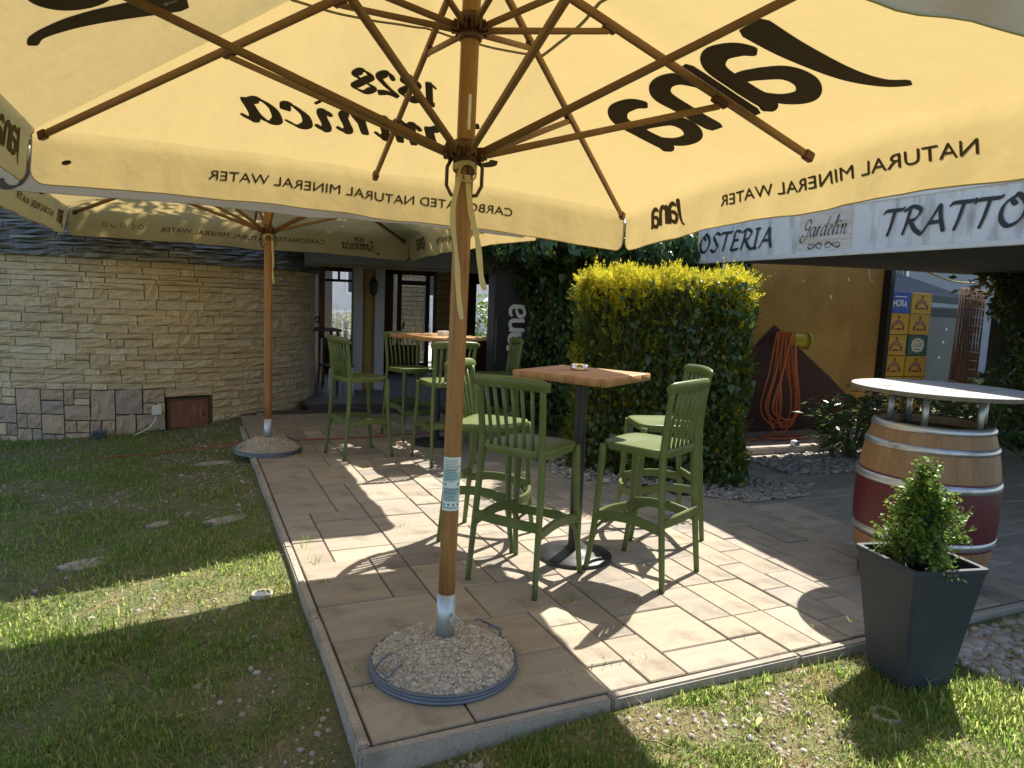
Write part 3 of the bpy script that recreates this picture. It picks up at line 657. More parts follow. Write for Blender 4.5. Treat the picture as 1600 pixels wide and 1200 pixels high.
# weeds in joints, sand
def at_ground(n, fx, fy, keep):
    P = np.stack([rng.uniform(*fx, n), rng.uniform(*fy, n)], 1); return P[keep(P[:, 0], P[:, 1])]
def fnoise(x, y, sc, seed=0):
    x = x*sc+seed*17.3; y = y*sc+seed*9.1
    return (np.sin(x*1.0+1.7*np.sin(y*.9)) + np.sin(y*1.3+1.9*np.sin(x*.7+2)) + .6*np.sin(2.3*x+1.9*y+seed) + .5*np.sin(3.1*y-2.7*x+seed*3))/3.1
def in_lawn(x, y):
    return ((x < .455-.0185*(y-2.2)) & ((np.hypot(x+.82, y-11.42) > 2.43))) | ((y < 2.185) & (x < 5.4))
def bare(x, y):
    """1 where soil and stones show through"""
    b = .05+smoothstep(.12, .62, fnoise(x, y, 2.6, 1))*.75 + smoothstep(.4, .8, fnoise(x, y, 5.5, 2))*.55
    b += 1.3*np.exp(-((x-.27)/.30)**2)*smoothstep(.5, 1.3, y)*smoothstep(4.2, 3.0, y)*(.62+.6*fnoise(x, y, 9, 3))
    b += 1.6*np.exp(-((x-.10)/.48)**2)*smoothstep(5.0, 6.2, y)*(.6+.7*fnoise(x, y, 6, 5))
    b += 1.2*np.exp(-((y-2.06)/.12)**2)*(x > .45)*(.5+.8*fnoise(x, y, 7, 7)) + .8*np.exp(-((y-1.75)/.3)**2)*(x > .7)*(x < 2.4)*smoothstep(-.1, .5, fnoise(x, y, 4, 8))
    b -= .8*np.exp(-((x+1.0)/.8)**2-((y-2.6)/1.6)**2)
    return np.clip(b, 0, 1)
def blades(P, h, w, lean=.55):
    n = len(P); z = lawn_z(P[:, 0], P[:, 1]); a = rng.uniform(0, 6.28, n); h = h*np.exp(rng.normal(0, .35, n)); ln = rng.uniform(.1, 1, n)*lean
    bz = np.stack([P[:, 0], P[:, 1], z-.004], 1); sd = np.stack([np.cos(a+1.57), np.sin(a+1.57), 0*a], 1)*(w*rng.uniform(.6, 1.3, n))[:, None]
    dr = np.stack([np.cos(a)*ln, np.sin(a)*ln, np.ones(n)], 1); dr = unit(dr)*h[:, None]
    dr2 = np.stack([np.cos(a)*ln*2.6, np.sin(a)*ln*2.6, np.ones(n)*.55], 1); dr2 = unit(dr2)*(h*.62)[:, None]
    m = bz + dr*.62
    V = np.stack([bz-sd, bz+sd, m+sd*.75, m-sd*.75, m+dr2], 1).reshape(-1, 3); i = np.arange(n)[:, None]*5
    return V, np.concatenate([i+[0, 1, 2], i+[0, 2, 3], i+[3, 2, 4]], 0)
def dens_keep(P, base):
    d = np.hypot(P[:, 0], P[:, 1]); b = bare(P[:, 0], P[:, 1])
    p = np.minimum(1, (1.9/np.maximum(d, .9))**1.35)*(1-b*.97)*(.45+.55*smoothstep(-.5, .5, fnoise(P[:, 0], P[:, 1], 7, 4)))
    return P[rng.uniform(0, 1, len(P)) < p*base]
L1 = at_ground(760000, (-4.6, .46), (.9, 9.3), in_lawn); L2 = at_ground(310000, (-.6, 5.4), (.7, 2.2), in_lawn)
view = lambda P: P[(np.abs((P[:, 0]*math.cos(yw)-P[:, 1]*math.sin(yw))/(P[:, 0]*math.sin(yw)+P[:, 1]*math.cos(yw))) < 1.25)]
LP = view(np.concatenate([L1, L2])); LP = dens_keep(LP, 1.0)
dd = np.hypot(LP[:, 0], LP[:, 1])
V, T = blades(LP, .027*(1+.45*fnoise(LP[:, 0], LP[:, 1], 4.3, 6)), .0015+.0006*dd)
g = np_mesh('grass', V, T, MT['grass'], None); tag(g, 'short green lawn grass with bare patches around the terrace', 'grass', kind='stuff')
SP = view(np.concatenate([at_ground(90000, (-3.2, .46), (.9, 8.8), in_lawn), at_ground(60000, (-.5, 4.4), (.7, 2.2), in_lawn)]))
SP = SP[rng.uniform(0, 1, len(SP)) < (.24+.7*bare(SP[:, 0], SP[:, 1]))*np.minimum(1, (2.2/np.hypot(SP[:, 0], SP[:, 1])))]
V, T = blades(SP, .026, .0018, 2.2); tag(np_mesh('dry_grass', V, T, MT['straw']), 'straw coloured dry grass lying in the lawn', 'dry grass', kind='stuff')
TP = []
for (x, y, n, r) in ((.50, 3.95, 30, .03), (.55, 4.05, 25, .03), (.56, 3.7, 25, .02), (.54, 2.6, 60, .05), (2.75, 2.17, 160, .09), (2.55, 2.12, 90, .06), (1.35, 4.35, 14, .02), (1.2, 4.5, 14, .02), (1.72, 3.07, 16, .018), (1.3, 2.22, 60, .1), (1.55, 2.2, 50, .1), (3.05, 1.8, 200, .10), (2.3, 2.14, 80, .09), (2.05, 3.0, 10, .015), (.38, 6.95, 120, .14), (.25, 6.4, 120, .12), (.2, 7.9, 160, .12)):
    TP.append(np.stack([rng.normal(x, r, n), rng.normal(y, r*.5, n)], 1))
TP = np.concatenate(TP); V, T = blades(TP, .03, .0018, 1.1); V[:, 2] = np.where((np.repeat(TP[:, 0], 5) > .5) & (np.repeat(TP[:, 1], 5) > 2.24), V[:, 2]+.155, V[:, 2])
tag(np_mesh('weeds', V, T, MT['grass']), 'small grass tufts growing along the kerb and in the paving joints', 'weeds', kind='stuff')
# pebbles in the lawn, and gravel beds
PP = view(np.concatenate([at_ground(26000, (-2.6, .45), (.9, 9.0), in_lawn), at_ground(16000, (.4, 4.4), (.8, 2.18), in_lawn)]))
PP = PP[rng.uniform(0, 1, len(PP)) < .30*bare(PP[:, 0], PP[:, 1])**2.5]
V, T = rocks(np.stack([PP[:, 0], PP[:, 1], lawn_z(PP[:, 0], PP[:, 1])], 1), rng.gamma(3, .0026, len(PP))+.003, .6); tag(np_mesh('pebbles', V, T, MT['pebble']), 'loose pebbles scattered on bare soil along the left kerb', 'pebbles', kind='stuff')
def gravel(name, label, n, fx, fy, keep, z, size):
    P = at_ground(n, fx, fy, keep); V, T = rocks(np.stack([P[:, 0], P[:, 1], z+rng.uniform(-.003, .012, len(P))], 1), rng.gamma(5, size/5, len(P)), .65)
    return tag(np_mesh(name, V, T, MT['pebble']), label, 'gravel', kind='stuff')
gravel('gravel_bed', 'pale gravel bed around the foot of the hedge', 7000, (2.9, 5.2), (4.3, 6.0), lambda x, y: (x+y > 8.30) & (x-y < .30+.1*np.sin(3*y)) & (x-y > -2.9) & (x+y < 9.6), .002, .017)
gravel('gravel_bed', 'pale gravel bed under the glossy shrub by the terrace', 3500, (5.1, 7.4), (4.6, 5.62), lambda x, y: (y > 5.0+.12*np.sin(2*x)), .002, .02)
gravel('gravel_bed', 'white gravel patch beside the dark planter', 5200, (3.05, 5.2), (1.55, 2.17), lambda x, y: (y > 1.72+.05*np.sin(5*x)) & (x > 3.08+.25*(2.2-y)), -.035, .019)
# flat stones, leaves and litter lying in the lawn
def flag(x, y, rx, ry, rz, label, h=.009):
    m = MB(); n = 11; rs = [random.uniform(.8, 1.15) for _ in range(n)]
    pr = [[(rx*k*r*math.cos(6.283*i/n), ry*k*r*math.sin(6.283*i/n), z) for i, r in enumerate(rs)] for k, z in ((1.05, -.03), (1, h*.6), (.86, h))]
    m.add(pr[0]+pr[1]+pr[2], [(r*n+i, r*n+(i+1) % n, r*n+n+(i+1) % n, r*n+n+i) for r in (0, 1) for i in range(n)] + [tuple(range(2*n, 3*n))])
    tag(m.build('flat_stone', MT['flagstone'], None, (x, y, float(lawn_z(x, y))), rz), label, 'stone', 'flat stones sunk in the lawn')
flag(-.62, 4.75, .16, .09, .2, 'flat grey-brown stone sunk in the shaded lawn, left of the others')
flag(.18, 5.15, .17, .07, .3, 'flat pale stone sunk in the lawn close to the left kerb')
flag(.22, 1.85, .10, .05, -1.0, 'flat grey stone in the pebbles near the front corner of the kerb', .03)
flag(.12, 7.0, .20, .07, .1, 'long flat stone in the gravelly lawn before the far parasol base')
flag(-.28, 5.35, .09, .05, .4, 'small whitish flat stone in the shaded lawn')
def leaf(x, y, s, rz, label):
    m = MB(); z = .012; m.add([(0, 0, z), (.25*s, .18*s, z+.2*s), (.7*s, .16*s, z+.25*s), (s, 0, z+.1*s), (.7*s, -.16*s, z+.25*s), (.25*s, -.18*s, z+.2*s), (.5*s, 0, z+.08*s)], [(0, 6, 1), (1, 6, 2), (2, 6, 3), (3, 6, 4), (4, 6, 5), (5, 6, 0)])
    tag(m.build('fallen_leaf', MT['dryleaf'], None, (x, y, float(lawn_z(x, y))+.012), rz), label, 'leaf', 'fallen leaves on the grass')
for x, y, s, rz, lb in ((-.88, 1.80, .035, .5, 'round tan leaf fallen on the shaded grass at far left'), (-.62, 1.88, .045, 1.3, 'long thin yellow leaf fallen on the shaded grass'), (-.30, 2.10, .035, .2, 'tan leaf fallen on grass nearest the pebbles'),
                        (-.02, 2.05, .03, 2.2, 'small curled tan leaf on the shaded grass right of the others'), (-.72, 1.52, .04, .9, 'pale brown leaf on grass at the lower edge'), (-.10, 2.75, .03, .3, 'tan leaf at the edge of the parasol shadow'),
                        (1.15, 1.62, .05, .4, 'brown leaf in shade in front of the terrace kerb'), (1.28, 1.58, .045, 2.0, 'orange brown leaf lying beside another in front of the kerb'), (1.9, 1.9, .06, .5, 'dark brown leaf strip in the sunny grass before the kerb')): leaf(x, y, s, rz, lb)
m = MB(); m.tube([(0, 0, .01), (.03, .01, .02), (.07, -.005, .014)], [(.012, .006), (.017, .009), (.012, .005)], 7); tag(m.build('paper_scrap', MT['white'], None, (-.18, 1.69, float(lawn_z(-.18, 1.69))), .4), 'crumpled white scrap of paper on the grass', 'litter')
for x, y, a, L, lb in ((1.45, 2.0, -.8, .12, 'thin dry twig lying on soil before the front kerb'), (1.55, 1.95, .5, .07, 'short dry twig lying on soil before the front kerb')):
    m = MB(); m.tube([(0, 0, 0), (L*.5, .006, .006), (L, 0, 0)], .003, 5); tag(m.build('twig', MT['straw'], None, (x, y, float(lawn_z(x, y))+.012), a), lb, 'twig')
def ground_light(x, y, label, r=.055):
    t = empty('ground_light', (x, y, float(lawn_z(x, y))-.012), 0, label, 'lamp')
    m = MB(); m.lathe([(r*.72, .018), (r*.74, .026), (r, .026), (r*1.02, .016), (r*1.02, -.05)], n=28); m.build('trim_ring', MT['curb'], t)
    m = MB(); m.lathe([(0, .02), (r*.5, .021), (r*.72, .017)], n=24); m.build('lens', MT['fridge'], t)
ground_light(.28, 3.78, 'round ground spotlight in the sunlit strip of lawn by the left kerb')
t = empty('drain_pipe_end', (2.46, 1.80, float(lawn_z(2.46, 1.80))-.02), 0, 'round concrete pipe end sunk in the grass beside the planter', 'pipe')
m = MB(); m.lathe([(.036, -.06), (.036, .030), (.04, .034), (.054, .034), (.058, .028), (.058, -.05)], n=26); m.build('concrete_ring', MT['curb'], t); m = MB(); m.disc((0, 0, .0), .037); m.build('dark_hole', MT['dark_soil'], t)

# ---------------------------------------------------------------- stools and bar tables
def make_stool(label, group):
    t = empty('bar_stool', (0, 0, 0), 0, label, 'stool', group)
    SZ = .765
    def rl(sg): return [(-.245, .215*sg, 0), (-.222, .207*sg, .25), (-.198, .198*sg, .52), (-.188, .19*sg, .72), (-.191, .188*sg, .80), (-.202, .192*sg, .93), (-.222, .198*sg, 1.09)]
    def fl(sg): return [(.245, .218*sg, 0), (.214, .210*sg, .22), (.196, .20*sg, .48), (.186, .19*sg, .745)]
    for sg in (-1, 1):
        m = MB(); P = cr([p[:2]+(p[2],) for p in rl(sg)], 4); m.tube([(p.x, p.y, p.z) for p in P], [(.016+.005*min(1, p.z/.7), .0145+.0045*min(1, p.z/.7)) if p.z < .75 else (.021-.004*(p.z-.75)/.3, .0175) for p in P], 10, frame=(1, 0, 0)); m.build('leg', MT['green'], t)
        m = MB(); P = cr([p[:2]+(p[2],) for p in fl(sg)], 5); m.tube([(p.x, p.y, p.z) for p in P], [(.0155+.006*min(1, p.z/.7), .0145+.006*min(1, p.z/.7)) for p in P], 10, frame=(1, 0, 0)); m.build('leg', MT['green'], t)
    # seat: rounded square with a dished top and a deep rim
    m = MB(); n = 40
    def outline(k, z, ins=0):
        r = []
        for i in range(n):
            a = 2*math.pi*i/n; c, s_ = math.cos(a), math.sin(a); e = 5.5
            rad = (abs(c)**e+abs(s_)**e)**(-1/e); wx = .212-ins; wy = (.213 - .010*(c*rad)) - ins
            r.append((k*c*rad*wx, k*s_*rad*wy, z))
        return r
    rings = [outline(1, SZ-.045, .010), outline(1, SZ-.008), outline(1, SZ, .004), outline(1, SZ+.002, .014), outline(.7, SZ-.006, .014), outline(.35, SZ-.011, .014)]
    vs = sum(rings, []); fs = [(r*n+i, r*n+(i+1) % n, r*n+n+(i+1) % n, r*n+n+i) for r in range(5) for i in range(n)]
    m.add(vs, fs, True); m.add([(0, 0, SZ-.012)]+rings[5], [(0, 1+i, 1+(i+1) % n) for i in range(n)], True); m.add(rings[0], [tuple(range(n))[::-1]]); m.build('seat', MT['green'], t)
    # top rail: bowed, overhanging the posts
    m = MB(); pts = [(-.222-.030*(1-(y/.225)**2), y, 1.103+.010*(1-(y/.225)**2)) for y in np.linspace(-.238, .238, 15)]
    m.tube([Vector(p) for p in pts], [((.034 if 0 < i < 14 else .022), (.017 if 0 < i < 14 else .011)) for i in range(15)], 12, frame=(-.25, 0, 1)); m.build('top_rail', MT['green'], t)
    for k in range(6):
        y = -.137+.0548*k; yy = y*1.04; bow = .030*(1-(yy/.225)**2)
        m = MB(); m.tube([(-.185, y*.95, SZ-.02), (-.190-bow*.25, y*.96, .85), (-.202-bow*.6, y, .96), (-.220-bow, yy, 1.085)], [(.0085, .0115), (.0085, .011), (.0085, .011), (.0085, .0115)], 8, frame=(1, 0, 0)); m.build('spindle', MT['green'], t)
    def strap(pts, name, h=.027, w=.011):
        m = MB(); P = cr(pts, 4) if False else None
        m.tube([Vector(p) for p in pts], [(h*1.38, w*1.38)]*len(pts), 4, frame=(0, 0, 1)); m.build(name, MT['green'], t, bevel=.004)
    for sg in (-1, 1):
        strap([(-.225+.44*k, .206*sg+.028*sg*math.sin(math.pi*k)*0, .325-.03*math.sin(math.pi*k)*-1) for k in np.linspace(0, 1, 7)], 'stretcher')
        m = MB(); m.tube([(.208, .206*sg, .20), (.195, .205*sg, .26), (.16, .205*sg, .298), (.10, .205*sg, .325)], [(.010, .008)]*4, 8); m.build('brace', MT['green'], t)
    strap([(.212+.045*math.sin(math.pi*k), -.20+.40*k, .30) for k in np.linspace(0, 1, 9)], 'footrest')
    strap([(-.218-.01*math.sin(math.pi*k), -.20+.40*k, .37) for k in np.linspace(0, 1, 7)], 'stretcher')
    for sg in (-1, 1):
        m = MB(); m.tube([(.213, .198*sg, .19), (.220, .185*sg, .25), (.235, .145*sg, .285)], [(.009, .008)]*3, 8); m.build('brace', MT['green'], t)
    return t
stools = [(1.65, 3.46, 33, 'green bar stool with its back to us, between parasol pole and near table', 'near'),
          (1.69, 4.14, -42, 'green bar stool partly behind the parasol pole, sunlit seat, left of the near table', 'near'),
          (2.34, 3.33, 117, 'green bar stool at right front of the near table, slatted back turned right', 'near'),
          (2.86, 3.93, 163, 'green bar stool against the hedge, behind the right-hand stool of the near table', 'near'),
          (1.38, 6.72, 14, 'green bar stool alone left of the far table, nearest the far parasol pole', 'far'),
          (2.10, 7.50, -75, 'green bar stool behind the far table, in front of the veranda door', 'far'),
          (2.09, 6.30, 95, 'green bar stool in front of the far table, cut by the near parasol pole', 'far'),
          (2.82, 6.85, 172, 'green bar stool right of the far table next to the dark drinks fridge', 'far')]
proto = None
for x, y, a, lb, w in stools:
    gname = 'green bar stools around the two high tables'
    if proto is None: o = proto = make_stool(lb, gname)
    else: o = dup(proto); o['label'] = lb
    o.location = (x, y, 0); o.rotation_euler = (0, 0, R(a))
def bar_table(x, y, rz, label, ringed, w, d, zt=1.12):
    t = empty('bar_table', (x, y, 0), rz, label, 'table', 'high bar tables with wooden tops')
    k = 4 
    bw = w/k
    for i in range(k):
        m = MB(); n = 14; x0 = -w/2+i*bw
        def edge(y_, s_): return .012*math.sin(5*y_+i*0)+.008*math.sin(11*y_+1)
        top = []; 
        ysn = np.linspace(-d/2, d/2, n)
        L_ = [(x0+.0008+(edge(v, 1) if i == 0 else 0), v) for v in ysn]; R_ = [(x0+bw-.0008-(edge(v+.3, 1)*1.2+.01 if i == k-1 else 0), v) for v in ysn]
        vs = []
        for (a, b) in zip(L_, R_): vs += [(a[0], a[1], zt-.042), (b[0], b[1], zt-.042), (b[0], b[1], zt), (a[0], a[1], zt)]
        fs = [(3, 2, 1, 0), tuple(4*(n-1)+q for q in (0, 1, 2, 3))]
        for j in range(n-1):
            for q in range(4): fs.append((4*j+q, 4*j+(q+1) % 4, 4*j+4+(q+1) % 4, 4*j+4+q))
        m.add(vs, fs); m.build('top_board', MT['table_wood'], t, bevel=.003, seg=1)
    m = MB(); m.lathe([(.038, .05), (.038, zt-.05)], n=20); m.build('column', MT['black'], t)
    m = MB(); m.box((0, 0, zt-.05), (.42, .06, .014)); m.box((0, 0, zt-.051), (.06, .42, .0125)); m.build('top_bracket', MT['black'], t)
    m = MB()
    if ringed:
        for r in (.06, .095, .13, .165, .2, .235): m.lathe([(r+.013*math.cos(q), .018+(.24-r)*.14+.010*math.sin(q)) for q in np.linspace(0, 6.28, 9)], n=36)
        for q in range(4): m.bar((.04*math.cos(q*1.57), .04*math.sin(q*1.57), .04), (.24*math.cos(q*1.57), .24*math.sin(q*1.57), .012), .02, .012)
        m.build('ring_base', MT['black'], t)
    else:
        m.lathe([(.23, 0), (.232, .012), (.225, .020), (.14, .034), (.07, .048), (.045, .06), (.038, .075)], n=40); m.build('round_base', MT['black'], t)
    return t
bar_table(2.07, 3.66, R(32), 'high bar table with live-edge wooden top and round black foot among sunlit stools', False, .585, .62, 1.13)
bar_table(2.26, 7.06, R(22), 'far high bar table with wooden top on a ringed black foot by the veranda', True, .73, .72, 1.145)
def ashtray(x, y, z, label, m_, sq):
    t = empty('ashtray', (x, y, z), .4, label, 'ashtray')
    m = MB()
    if sq: m.box((0, 0, .022), (.11, .11, .044)); m.build('bowl', m_, t, bevel=.006); m = MB(); m.box((0, 0, .0455), (.08, .08, .003)); m.build('sand', MT['curb'], t)
    else: m.lathe([(0, .006), (.035, .006), (.042, .012), (.046, .034), (.054, .034), (.056, .004), (.05, 0), (0, 0)], n=28); m.build('bowl', m_, t)
ashtray(2.09, 3.74, 1.131, 'round clear glass ashtray on the near wooden table', MT['glassy'], False)
ashtray(2.30, 7.0, 1.146, 'square whitish ashtray on the far wooden table', MT['white'], True)
t = empty('menu_holder', (2.16, 7.08, 1.146), .2, 'small bent wire holder on the far wooden table', 'holder')
m = MB(); m.tube([(0, 0, .003), (.012, 0, .05), (-.004, 0, .09), (.002, 0, .11)], .003, 6); m.lathe([(0, .003), (.03, .003), (.03, 0)], n=16); m.build('wire', MT['steel'], t)

# ---------------------------------------------------------------- stone hut
HC = Vector((-.82, 11.42, 0)); HR = 2.4
hut = empty('stone_hut', HC, 0, 'round stone hut with dark slab roof left of the terrace', 'building')
m = MB(); m.lathe([(HR-.045, -.45), (HR-.045, 1.84)], n=64); m.build('wall_core', MT['mortar'], hut)
srs = random.Random(21)
def stone_mesh(name, material, seed, pillow=.02, rough=.018):
    q = random.Random(seed); m = MB(); nx, nz = 5, 4; vs = []
    for j in range(nz):
        for i in range(nx):
            x = -.5+i/(nx-1); z = -.5+j/(nz-1); e = min(.5-abs(x), .5-abs(z))
            edge = (i in (0, nx-1)) or (j in (0, nz-1))
            jx = 0 if i in (0, nx-1) else q.uniform(-.06, .06); jz = 0 if j in (0, nz-1) else q.uniform(-.07, .07)
            vs.append((x+jx+(q.uniform(-.012, .012) if edge else 0), (-.42 if edge else -.52+q.uniform(-.26, .24)), z+jz+(q.uniform(-.025, .025) if edge else 0)))
    fs = [(j*nx+i, j*nx+i+1, (j+1)*nx+i+1, (j+1)*nx+i) for j in range(nz-1) for i in range(nx-1)]
    rim = [i for i in range(nx)] + [j*nx+nx-1 for j in range(1, nz)] + [(nz-1)*nx+i for i in range(nx-2, -1, -1)] + [j*nx for j in range(nz-2, 0, -1)]
    b = len(vs); vs += [(vs[i][0], .5, vs[i][2]) for i in rim]; k = len(rim)
    fs += [(rim[(i+1) % k], rim[i], b+i, b+(i+1) % k) for i in range(k)]
    m.add(vs, fs); me = m.mesh(name); me.materials.append(material); return me
wall_meshes = [stone_mesh('stone', MT['wall_stone'], i) for i in range(12)]; pl_meshes = [stone_mesh('stone', MT['plinth_stone'], 50+i) for i in range(8)]; slab_meshes = [stone_mesh('roof_slab', MT['slab'], 90+i) for i in range(8)]
A0, A1 = R(-176), R(3); stones = []
z = .36
rows = []
while z < 1.80:
    hgt = srs.choice((.055, .07, .08, .095, .105, .065)); hgt = min(hgt, 1.805-z) if 1.805-z-hgt > .035 else 1.805-z; rows.append((z, hgt)); z += hgt
i = 0; blocked = []
carry = []
for r_, (z, hgt) in enumerate(rows):
    a = A0 + srs.uniform(-.08, 0); nxt = []
    while a < A1:
        c = next((q for q in carry if q[0] <= a+1e-6 < q[1]), None)
        if c: a = c[1]; continue
        w = srs.uniform(.13, .45) * (1 if hgt > .06 else 1.15); lim = min([q[0] for q in carry if q[0] > a]+[A1+.3]); b = a + w/HR
        if lim - b < .05: b = lim
        tall = r_ < len(rows)-1 and srs.random() < .10 and (b-a)*HR < .30
        H = hgt + (rows[r_+1][1] if tall else 0)
        stones.append((a, b, z, H, 0)); 
        if tall: nxt.append((a, b))
        a = b
    carry = nxt
# plinth: larger stones with wide joints on the left, plain courses on the right
def split(a, b, z0, z1, depth=0):
    w = (b-a)*HR; h_ = z1-z0
    if w*h_ < .026 or (w*h_ < .09 and srs.random() < .34) or depth > 5: stones.append((a, b, z0, h_, 1)); return
    if w > h_*1.1: c = a+(b-a)*srs.uniform(.35, .65); split(a, c, z0, z1, depth+1); split(c, b, z0, z1, depth+1)
    else: c = z0+(z1-z0)*srs.uniform(.38, .62); split(a, b, z0, c, depth+1); split(a, b, c, z1, depth+1)
ham = R(-73.4); a_l = ham-R(6.3); a_r = ham+R(6.3)
for k in range(8): split(A0+(a_l-A0)*k/8, A0+(a_l-A0)*(k+1)/8, -.32, .36)
z = -.12
while z < .355:
    hgt = min(srs.uniform(.06, .10), .36-z) if .36-z > .12 else .36-z; a = a_r
    while a < A1:
        b = min(a+srs.uniform(.13, .4)/HR, A1+.05); stones.append((a, b, z, hgt, 0)); a = b
    z += hgt
stones.append((a_l, a_r, .26, .10, 0))
def facing(a): return math.cos(a)*(0-HC.x-HR*math.cos(a)) + math.sin(a)*(0-HC.y-HR*math.sin(a))
def weight(s):
    am = (s[0]+s[1])/2; return (s[1]-s[0])*s[3]*max(0.0, facing(am)) 
stones.sort(key=lambda s: -weight(s)); rest = MB()
for n, (a, b, z, h_, kind) in enumerate(stones):
    am = (a+b)/2; gap = .012 if kind else .0055; w = (b-a)*HR-gap; dep = srs.uniform(.055, .072) if not kind else srs.uniform(.055, .062)
    rad = HR - .012 - .5*.0
    if n < 300:
        o = bpy.data.objects.new('stone', srs.choice(pl_meshes if kind else wall_meshes)); link(o, hut)
        o.location = (math.cos(am)*rad, math.sin(am)*rad, z+h_/2); o.rotation_euler = (0, srs.uniform(-.012, .012), am+math.pi/2); o.scale = (w*(-1 if srs.random() < .0 else 1), dep, h_-gap)
    else:
        rest.box((math.cos(am)*(rad+.005), math.sin(am)*(rad+.005), z+h_/2), (dep, w, h_-gap), rz=am)
tag(rest.build('stone', MT['wall_stone'], hut), kind='stuff')
# roof of stacked slabs
z = 1.805; lev = 0; slabs = []
while z < 2.36:
    hgt = srs.choice((.045, .05, .06, .065)); rad = HR + .07 - max(0, lev-1)*.034
    a = A0+srs.uniform(-.1, 0)
    while a < A1:
        b = a + srs.uniform(.22, .55)/rad; slabs.append((a, b, z, hgt, rad)); a = b
    z += hgt; lev += 1
for (a, b, z, hgt, rad) in slabs:
    am = (a+b)/2; o = bpy.data.objects.new('roof_slab', srs.choice(slab_meshes)); link(o, hut); r2 = rad-.10+srs.uniform(-.012, .014)
    o.location = (math.cos(am)*r2, math.sin(am)*r2, z+hgt/2); o.rotation_euler = (srs.uniform(-.02, .02), srs.uniform(-.015, .015), am+math.pi/2); o.scale = ((b-a)*rad-.006, .24, hgt-.005)
m = MB(); m.lathe([(HR-.06, 1.80), (HR-.32, 2.36), (.05, 3.0)], n=64); m.build('roof_core', MT['mortar'], hut)
tm = MB(); tm.tube([(-.0, 0, 0), (.0, -.34, 0)], [.075, .095], 12, cap=False); vs = tm.v; tm2 = MB(); tm2.lathe([(0.001, 0)], n=4)
m = MB(); prof = [(math.cos(q)*.085, math.sin(q)*.06) for q in np.linspace(0, math.pi, 8)]
vs = [(p[0]*k, y_, p[1]*k) for (y_, k) in ((0, .85), (-.36, 1.0)) for p in prof] + [(p[0]*k*.8, y_, p[1]*k*.8) for (y_, k) in ((0, .85), (-.36, 1.0)) for p in prof]
fs = [(i, i+1, 9+i-0, 8+i) for i in range(7)] + [(16+i, 24+i, 25+i, 17+i) for i in range(7)] + [(8+i, 9+i, 25+i, 24+i) for i in range(7)]
m.add(vs, fs, True); tme = m.mesh('roof_tile'); tme.materials.append(MT['tile'])
for row in range(3):
    rad = HR-.22-row*.26; zz = 2.40+row*.115; k = 44-row*6
    for i in range(k):
        a = R(-150)+R(150)*i/k
        o = bpy.data.objects.new('roof_tile', tme); link(o, hut); o.location = (math.cos(a)*(rad-.28), math.sin(a)*(rad-.28), zz+.13); o.rotation_euler = (R(20)+srs.uniform(-.03, .03), 0, a+math.pi/2+srs.uniform(-.03, .03))
# hatch, wall socket with cable, small lantern at the foot of the hut
def on_wall(a, r, z): return Vector((HC.x+r*math.cos(a), HC.y+r*math.sin(a), z))
hh_ = tag(empty('iron_hatch', on_wall(ham, HR-.02, .05), ham+math.pi/2), 'rusty iron hatch set low in the stone hut wall', 'hatch')
m = MB(); m.box((0, 0, 0), (.44, .03, .33)); m.build('door_panel', MT['rust'], hh_, bevel=.006)
m = MB(); m.box((-.232, 0, .0), (.02, .05, .35)); m.box((.232, 0, 0), (.02, .05, .35)); m.box((0, 0, .178), (.484, .05, .02)); m.build('frame', MT['dark_wood'], hh_)
m = MB(); m.tube([(.15, -.02, .03), (.15, -.05, .03), (.15, -.05, -.03), (.15, -.02, -.03)], .006, 6); m.build('handle', MT['black'], hh_)
a2 = a_l-R(2.2)
sk = tag(empty('wall_socket', on_wall(a2, HR+.02, .12), a2+math.pi/2), 'pale outdoor socket box with a loose cable low on the stone hut', 'socket')
m = MB(); m.box((0, -.02, 0), (.10, .06, .11)); m.build('box', MT['cable'], sk, bevel=.008)
m = MB(); m.tube([(-.01, -.03, -.055), (-.02, -.05, -.12), (-.08, -.08, -.19), (-.17, -.13, -.23), (-.24, -.18, -.25)], .008, 6); m.build('cable', MT['cable'], sk)
fl_ = tag(empty('flood_lamp', on_wall(R(-95), HR+.14, float(lawn_z(-1.0, 8.9))), 0), 'small dark floodlight on the lawn at the foot of the stone hut', 'lamp')
m = MB(); m.box((0, 0, .05), (.14, .09, .07)); m.build('housing', MT['fridge'], fl_, bevel=.01); m = MB(); m.box((0, -.047, .05), (.11, .006, .05)); m.build('lens', MT['dkglass'], fl_); m = MB(); m.box((0, 0, .008), (.05, .05, .03)); m.build('stake', MT['black'], fl_)
m = MB(); m.tube([(-.9, 7.75, float(lawn_z(-.9, 7.75))+.02), (-.2, 7.6, float(lawn_z(-.2, 7.6))+.02), (.3, 7.62, -.03), (.42, 7.6, .008), (.8, 7.50, .008), (1.5, 7.48, .008), (2.3, 7.60, .008), (3.4, 7.9, .008)], .006, 6)
tag(m.build('red_cable', MT['redcable']), 'thin red cable running across the back of the terrace', 'cable')

